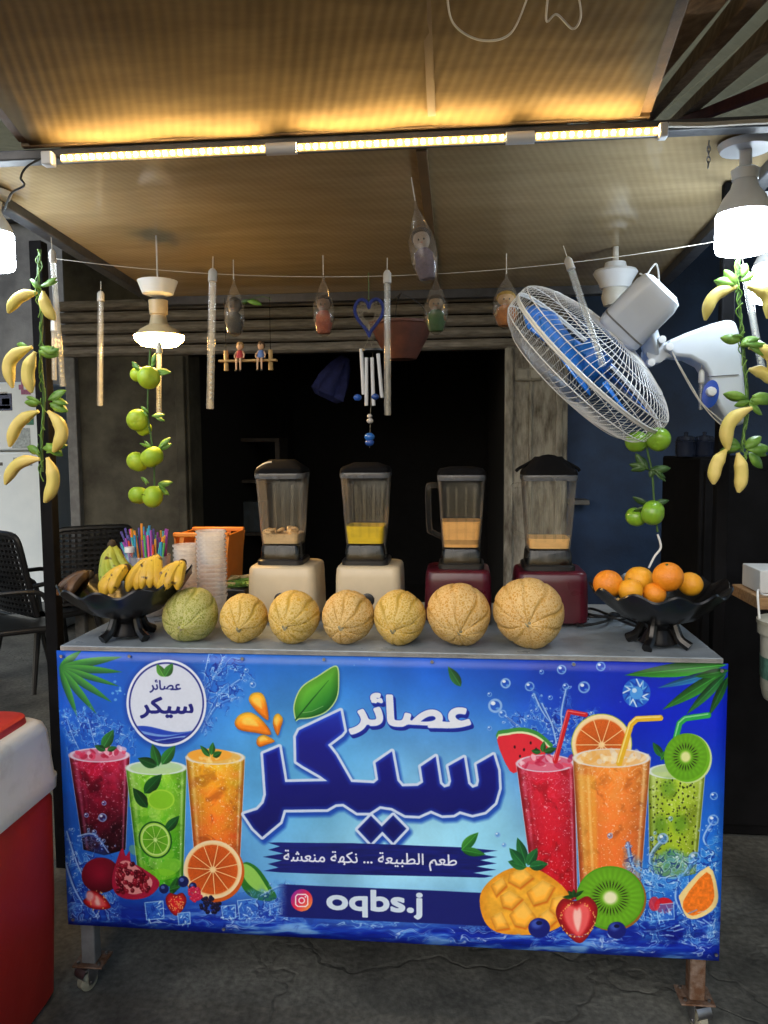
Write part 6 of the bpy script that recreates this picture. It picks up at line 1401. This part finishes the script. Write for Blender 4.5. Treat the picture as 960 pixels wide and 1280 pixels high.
ch_ = at(886, 180, .02); cn = thing('short_chain', 'short chain hanging from the bar above the right bulb', 'chain', ch_)
for k in range(5): MB().tube([V(.004 * math.cos(t) * (1 if k % 2 else .2), .004 * math.cos(t) * (.2 if k % 2 else 1), -.012 * k + .008 * math.sin(t)) for t in [2 * math.pi * i / 12 for i in range(12)]], .0015, 5, closed=True).build('link', M['steel'], cn)

# ------------------------------------------------------------------ left background: fridge and chairs
gY = 4.0; f0 = at(57, 600, gY); fz0 = at(30, 476, gY).z
fr_ = thing('fridge', 'tall pale blue white fridge with stickers at the left edge', 'fridge', (f0.x - .42, gY + .36, 0))
frm = mat('fridge enamel', (.72, .80, .85), .35, col2=(.62, .71, .77), vscale=2.0, rvar=.1)
zsp = at(30, 564, gY).z
MB().box((0, .03, fz0 / 2), (.84, .62, fz0 - .02)).build('cabinet', frm, fr_, bevel=.015)
d1 = MB().box((0, -.32, (fz0 + zsp) / 2), (.84, .07, fz0 - zsp - .012)).build('freezer_door', frm, fr_, bevel=.015)
d2 = MB().box((0, -.32, zsp / 2 + .05), (.84, .07, zsp - .112)).build('fridge_door', frm, fr_, bevel=.015)
def stick(px0, py0, px1, py1, c, nm='sticker', par=d1):
    a, b_2 = at(px0, py0, gY) - fr_.location, at(px1, py1, gY) - fr_.location
    MB().box(((a.x + b_2.x) / 2, -.357, (a.z + b_2.z) / 2), (abs(b_2.x - a.x), .003, abs(a.z - b_2.z))).build(nm, mat(nm, c, .5, var=.4, vscale=60), par)
stick(-8, 492, 15, 513, (.03, .05, .14)); stick(2, 498, 12, 506, (.45, .40, .40)); stick(-6, 507, 13, 511, (.30, .03, .05)); stick(0, 490, 9, 494, (.5, .5, .5))
for k in range(6): 
    a = k * 1.05; stick(32 + 6 * math.cos(a) - 3, 484 + 7 * math.sin(a) - 3, 32 + 6 * math.cos(a) + 3, 484 + 7 * math.sin(a) + 3, (.40, .10, .25), 'flower_magnet')
stick(30, 516, 42, 531, (.02, .22, .13), 'green_magnet'); stick(14, 535, 38, 560, (.42, .50, .53), 'pale_sticker', d1); stick(16, 572, 40, 582, (.36, .45, .5), 'pale_sticker', d2); stick(-4, 578, 3, 582, (.1, .1, .1), 'handle_badge', d2)
def chair():
    c = thing('chair', 'x', 'chair', (0, 0, 0), group='black chairs left of the stall')
    fm = M['black_plastic']
    MB().box((0, 0, .43), (.44, .44, .035)).build('seat', fm, c, bevel=.012)
    bk_ = MB()
    def bp2(u, v): return V((u - .5) * .44, .20 + .10 * v + .03 * (1 - (2 * u - 1) ** 2), .46 + .50 * v)
    fr2 = [bp2(0, 0), bp2(0, .5), bp2(.0, .88), bp2(.08, .98), bp2(.3, 1.0), bp2(.7, 1.0), bp2(.92, .98), bp2(1, .88), bp2(1, .5), bp2(1, 0)]
    back = MB().tube(cr(fr2, 5), .017, 8).build('backrest', fm, c)
    lat = MB()
    for k in range(13):
        lat.tube([bp2((k + .5) / 13, v / 6) for v in range(7)], .0105, 4)
    for k in range(15):
        lat.tube([bp2(u / 8, (k + .4) / 15.2) for u in range(9)], .0115, 4)
    tag(lat.build('back_lattice', fm, back), kind='stuff')
    for sx in (-1, 1):
        for sy in (-1, 1): MB().tube([(sx * .19, sy * .18, .42), (sx * .235, sy * .25, .003)], [.020, .014], 8).build('leg', fm, c)
        MB().tube(cr([(sx * .22, .22, .64), (sx * .25, .0, .66), (sx * .25, -.16, .63), (sx * .22, -.19, .44)], 6), .014, 8).build('armrest', fm, c)
    return c
ch0 = chair()
for i, (px, py, z, rz_, lab) in enumerate(((14, 872, 0, 2.2, 'black lattice back chair cut by the left edge'), (66, 846, 0, 2.6, 'black lattice back chair directly behind the left post'), (118, 832, 0, 3.7, 'dark chair farthest right, against the grimy wall'))):
    o = ch0 if i == 0 else copy_tree(ch0); o.scale = (1.12, 1.12, 1.06)
    p = on(px, py, 0); o.location = p; o.rotation_euler = (0, 0, rz_); o['label'] = lab

# ------------------------------------------------------------------ right background
cab = thing('added_dark_cabinet', 'black cabinet added to keep the area right of the cart dark', 'cabinet', (1.62, 1.35, 0))  # added black block, keeps this area dark where lit ground would show
zcab = at(890, 572, 1.0).z
MB().box((0, .0, zcab / 2), (1.0, .55, zcab)).build('carcass', M['black_matte'], cab, bevel=.01)
for x in (-.25, .25):
    d = MB().box((x, -.285, zcab / 2), (.47, .02, zcab - .1)).build('door', M['black_matte'], cab, bevel=.004)
    MB().tube(cr([(x - .18 * (1 if x > 0 else -1), -.296, zcab * .6), (x - .18 * (1 if x > 0 else -1), -.325, zcab * .62), (x - .18 * (1 if x > 0 else -1), -.325, zcab * .7), (x - .18 * (1 if x > 0 else -1), -.296, zcab * .72)], 4), .005, 6).build('handle', M['black_plastic'], d)
for px, lab in ((857, 'black lidded pot on the cabinet, left one under the fan'), (880, 'black lidded pot on the cabinet, right one beside the bananas')):
    p = at(px, 571, 1.25); po = thing('pot', lab, 'pot', (p.x, 1.25, zcab), group='black pots on the cabinet'); s = mpp(1.25)
    MB().lathe([(.001, .001), (11 * s, .001), (12 * s, 4 * s), (12 * s, 17 * s), (12.6 * s, 18 * s), (11 * s, 20 * s), (.001, 20 * s)], 24).build('body', mat('dark blue enamel', (.012, .016, .03), .25), po)
    MB().lathe([(.001, 20 * s), (12 * s, 20 * s), (10 * s, 24 * s), (2 * s, 26 * s), (2.5 * s, 29 * s), (.001, 30 * s)], 24).build('lid', mat('dark blue enamel', (.012, .016, .03), .25), po)
# plank bench with white box, bucket below
bY = .35; b0 = at(934, 752, bY); pk = thing('plank_bench', 'raw timber bench plank at the right edge', 'bench', (b0.x + .45, bY + .02, 0))
MB().box((0, 0, b0.z + .012), (.90, .22, .035)).build('plank', M['wood'], pk, bevel=.003)
for x in (-.02, .40): MB().box((x, .08, (b0.z - .006) / 2), (.04, .04, b0.z - .006)).build('leg', M['black_matte'], pk, bevel=.003)
wbx = at(943, 735, bY); bx_ = thing('white_box', 'white carton standing on the timber plank at the right edge', 'box', (wbx.x + .11, bY + .03, b0.z + .0305))
bxh = at(945, 711, bY).z - b0.z - .03
MB().box((0, 0, bxh / 2 + .001), (.22, .14, bxh)).build('carton', mat('white card', (.55, .57, .58), .7, var=.12), bx_, bevel=.003)
MB().ball((-.055, -.07, bxh * .45), (.012, .002, .010), 10, 6).build('printed_dot', M['black_matte'], bx_)
# bucket hung from the plank end
kY = .12; kt = at(962, 778, kY); kb = at(962, 874, kY); s = mpp(kY)
bu = thing('plastic_bucket', 'white plastic bucket hanging below the plank at the right edge', 'bucket', (kt.x + .065, kY, kb.z))
bh_ = kt.z - kb.z
mb = MB().lathe([(.001, 0), (.070, 0), (.074, .01), (.078, .03), (.083, bh_ - .03), (.090, bh_ - .03), (.091, bh_), (.084, bh_), (.080, bh_ - .02), (.072, .012), (.001, .01)], 30)
mb.build('body', mat('dirty white bucket', (.46, .47, .42), .5, col2=(.30, .31, .26), vscale=10), bu)
MB().lathe([(.0800, bh_ * .28), (.0822, bh_ * .56), (.0818, bh_ * .56), (.0796, bh_ * .28)], 30).build('label_band', mat('green label', (.10, .25, .20), .6, var=.6, vscale=30), bu)
MB().lathe([(.001, bh_), (.093, bh_ - .004), (.093, bh_ + .006), (.07, bh_ + .012), (.001, bh_ + .013)], 30).build('lid', mat('bucket lid', (.40, .40, .33), .6, var=.3), bu)
hk = b0.z + .03 - bu.location.z
MB().tube(cr([(-.088, 0, bh_ - .012), (-.075, .06, bh_ + .07), (-.03, .14, hk + .008), (.03, .14, hk + .008), (.075, .06, bh_ + .07), (.088, 0, bh_ - .012)], 8), .003, 6).build('bail_handle', M['wire'], bu)

# ------------------------------------------------------------------ dim things inside the dark shop
iY = FY + 1.6; sp_ = at(330, 700, iY)
shf = thing('storage_shelf', 'dark storage shelf with boxes inside the shop, left of the doorway', 'shelf', (at(300, 640, iY).x, iY, 0))
dk = mat('dark shelf wood', (.05, .04, .032), .8, var=.4)
for x in (-.38, .38): MB().box((x, 0, .80), (.04, .32, 1.6)).build('upright', dk, shf, bevel=.004)
for z in (.35, .80, 1.25, 1.60): MB().box((0, 0, z), (.80, .34, .03)).build('shelf_board', dk, shf, bevel=.004)
for i, (x, z, w, h, c, nm) in enumerate(((-.2, .815, .24, .20, (.10, .08, .06), 'brown carton on the dark shop shelf, lower left'), (.14, .815, .20, .26, (.05, .07, .09), 'grey blue carton on the dark shop shelf, lower right'), (-.12, 1.265, .30, .18, (.08, .07, .06), 'low carton on the dark shop shelf, upper row'))):
    cb = thing('carton', nm, 'carton', (shf.location.x + x, iY - .02, z), group='cartons on the shop shelf')
    MB().box((0, 0, h / 2), (w, .22, h)).build('box', mat('dim card', c, .8, var=.4), cb, bevel=.004); MB().box((0, -.1105, h / 2), (.04, .002, h - .01)).build('tape', mat('tape', tuple(q * .7 for q in c), .4), cb)
hb_ = at(432, 445, FY + .5); cl = thing('hanging_bag', 'dark blue cloth bag hanging inside the doorway', 'bag', hb_)
mb = MB(); s = mpp(FY + .5)
mb.lathe([(.002, 0), (6 * s, -2 * s), (12 * s, -14 * s), (19 * s, -34 * s), (22 * s, -52 * s), (14 * s, -58 * s), (.002, -58 * s)], 26, rf=lambda a, t: 1 + .13 * math.sin(5 * a + 6 * t) + .06 * math.sin(9 * a), M=Matrix.Rotation(.45, 3, 'Y'))
mb.build('cloth', mat('blue cloth', (.02, .03, .16), .85, var=.4, vscale=30), cl); MB().tube([(0, 0, -.005), (0, 0, .10)], .003, 6).build('handle', M['black_matte'], cl)
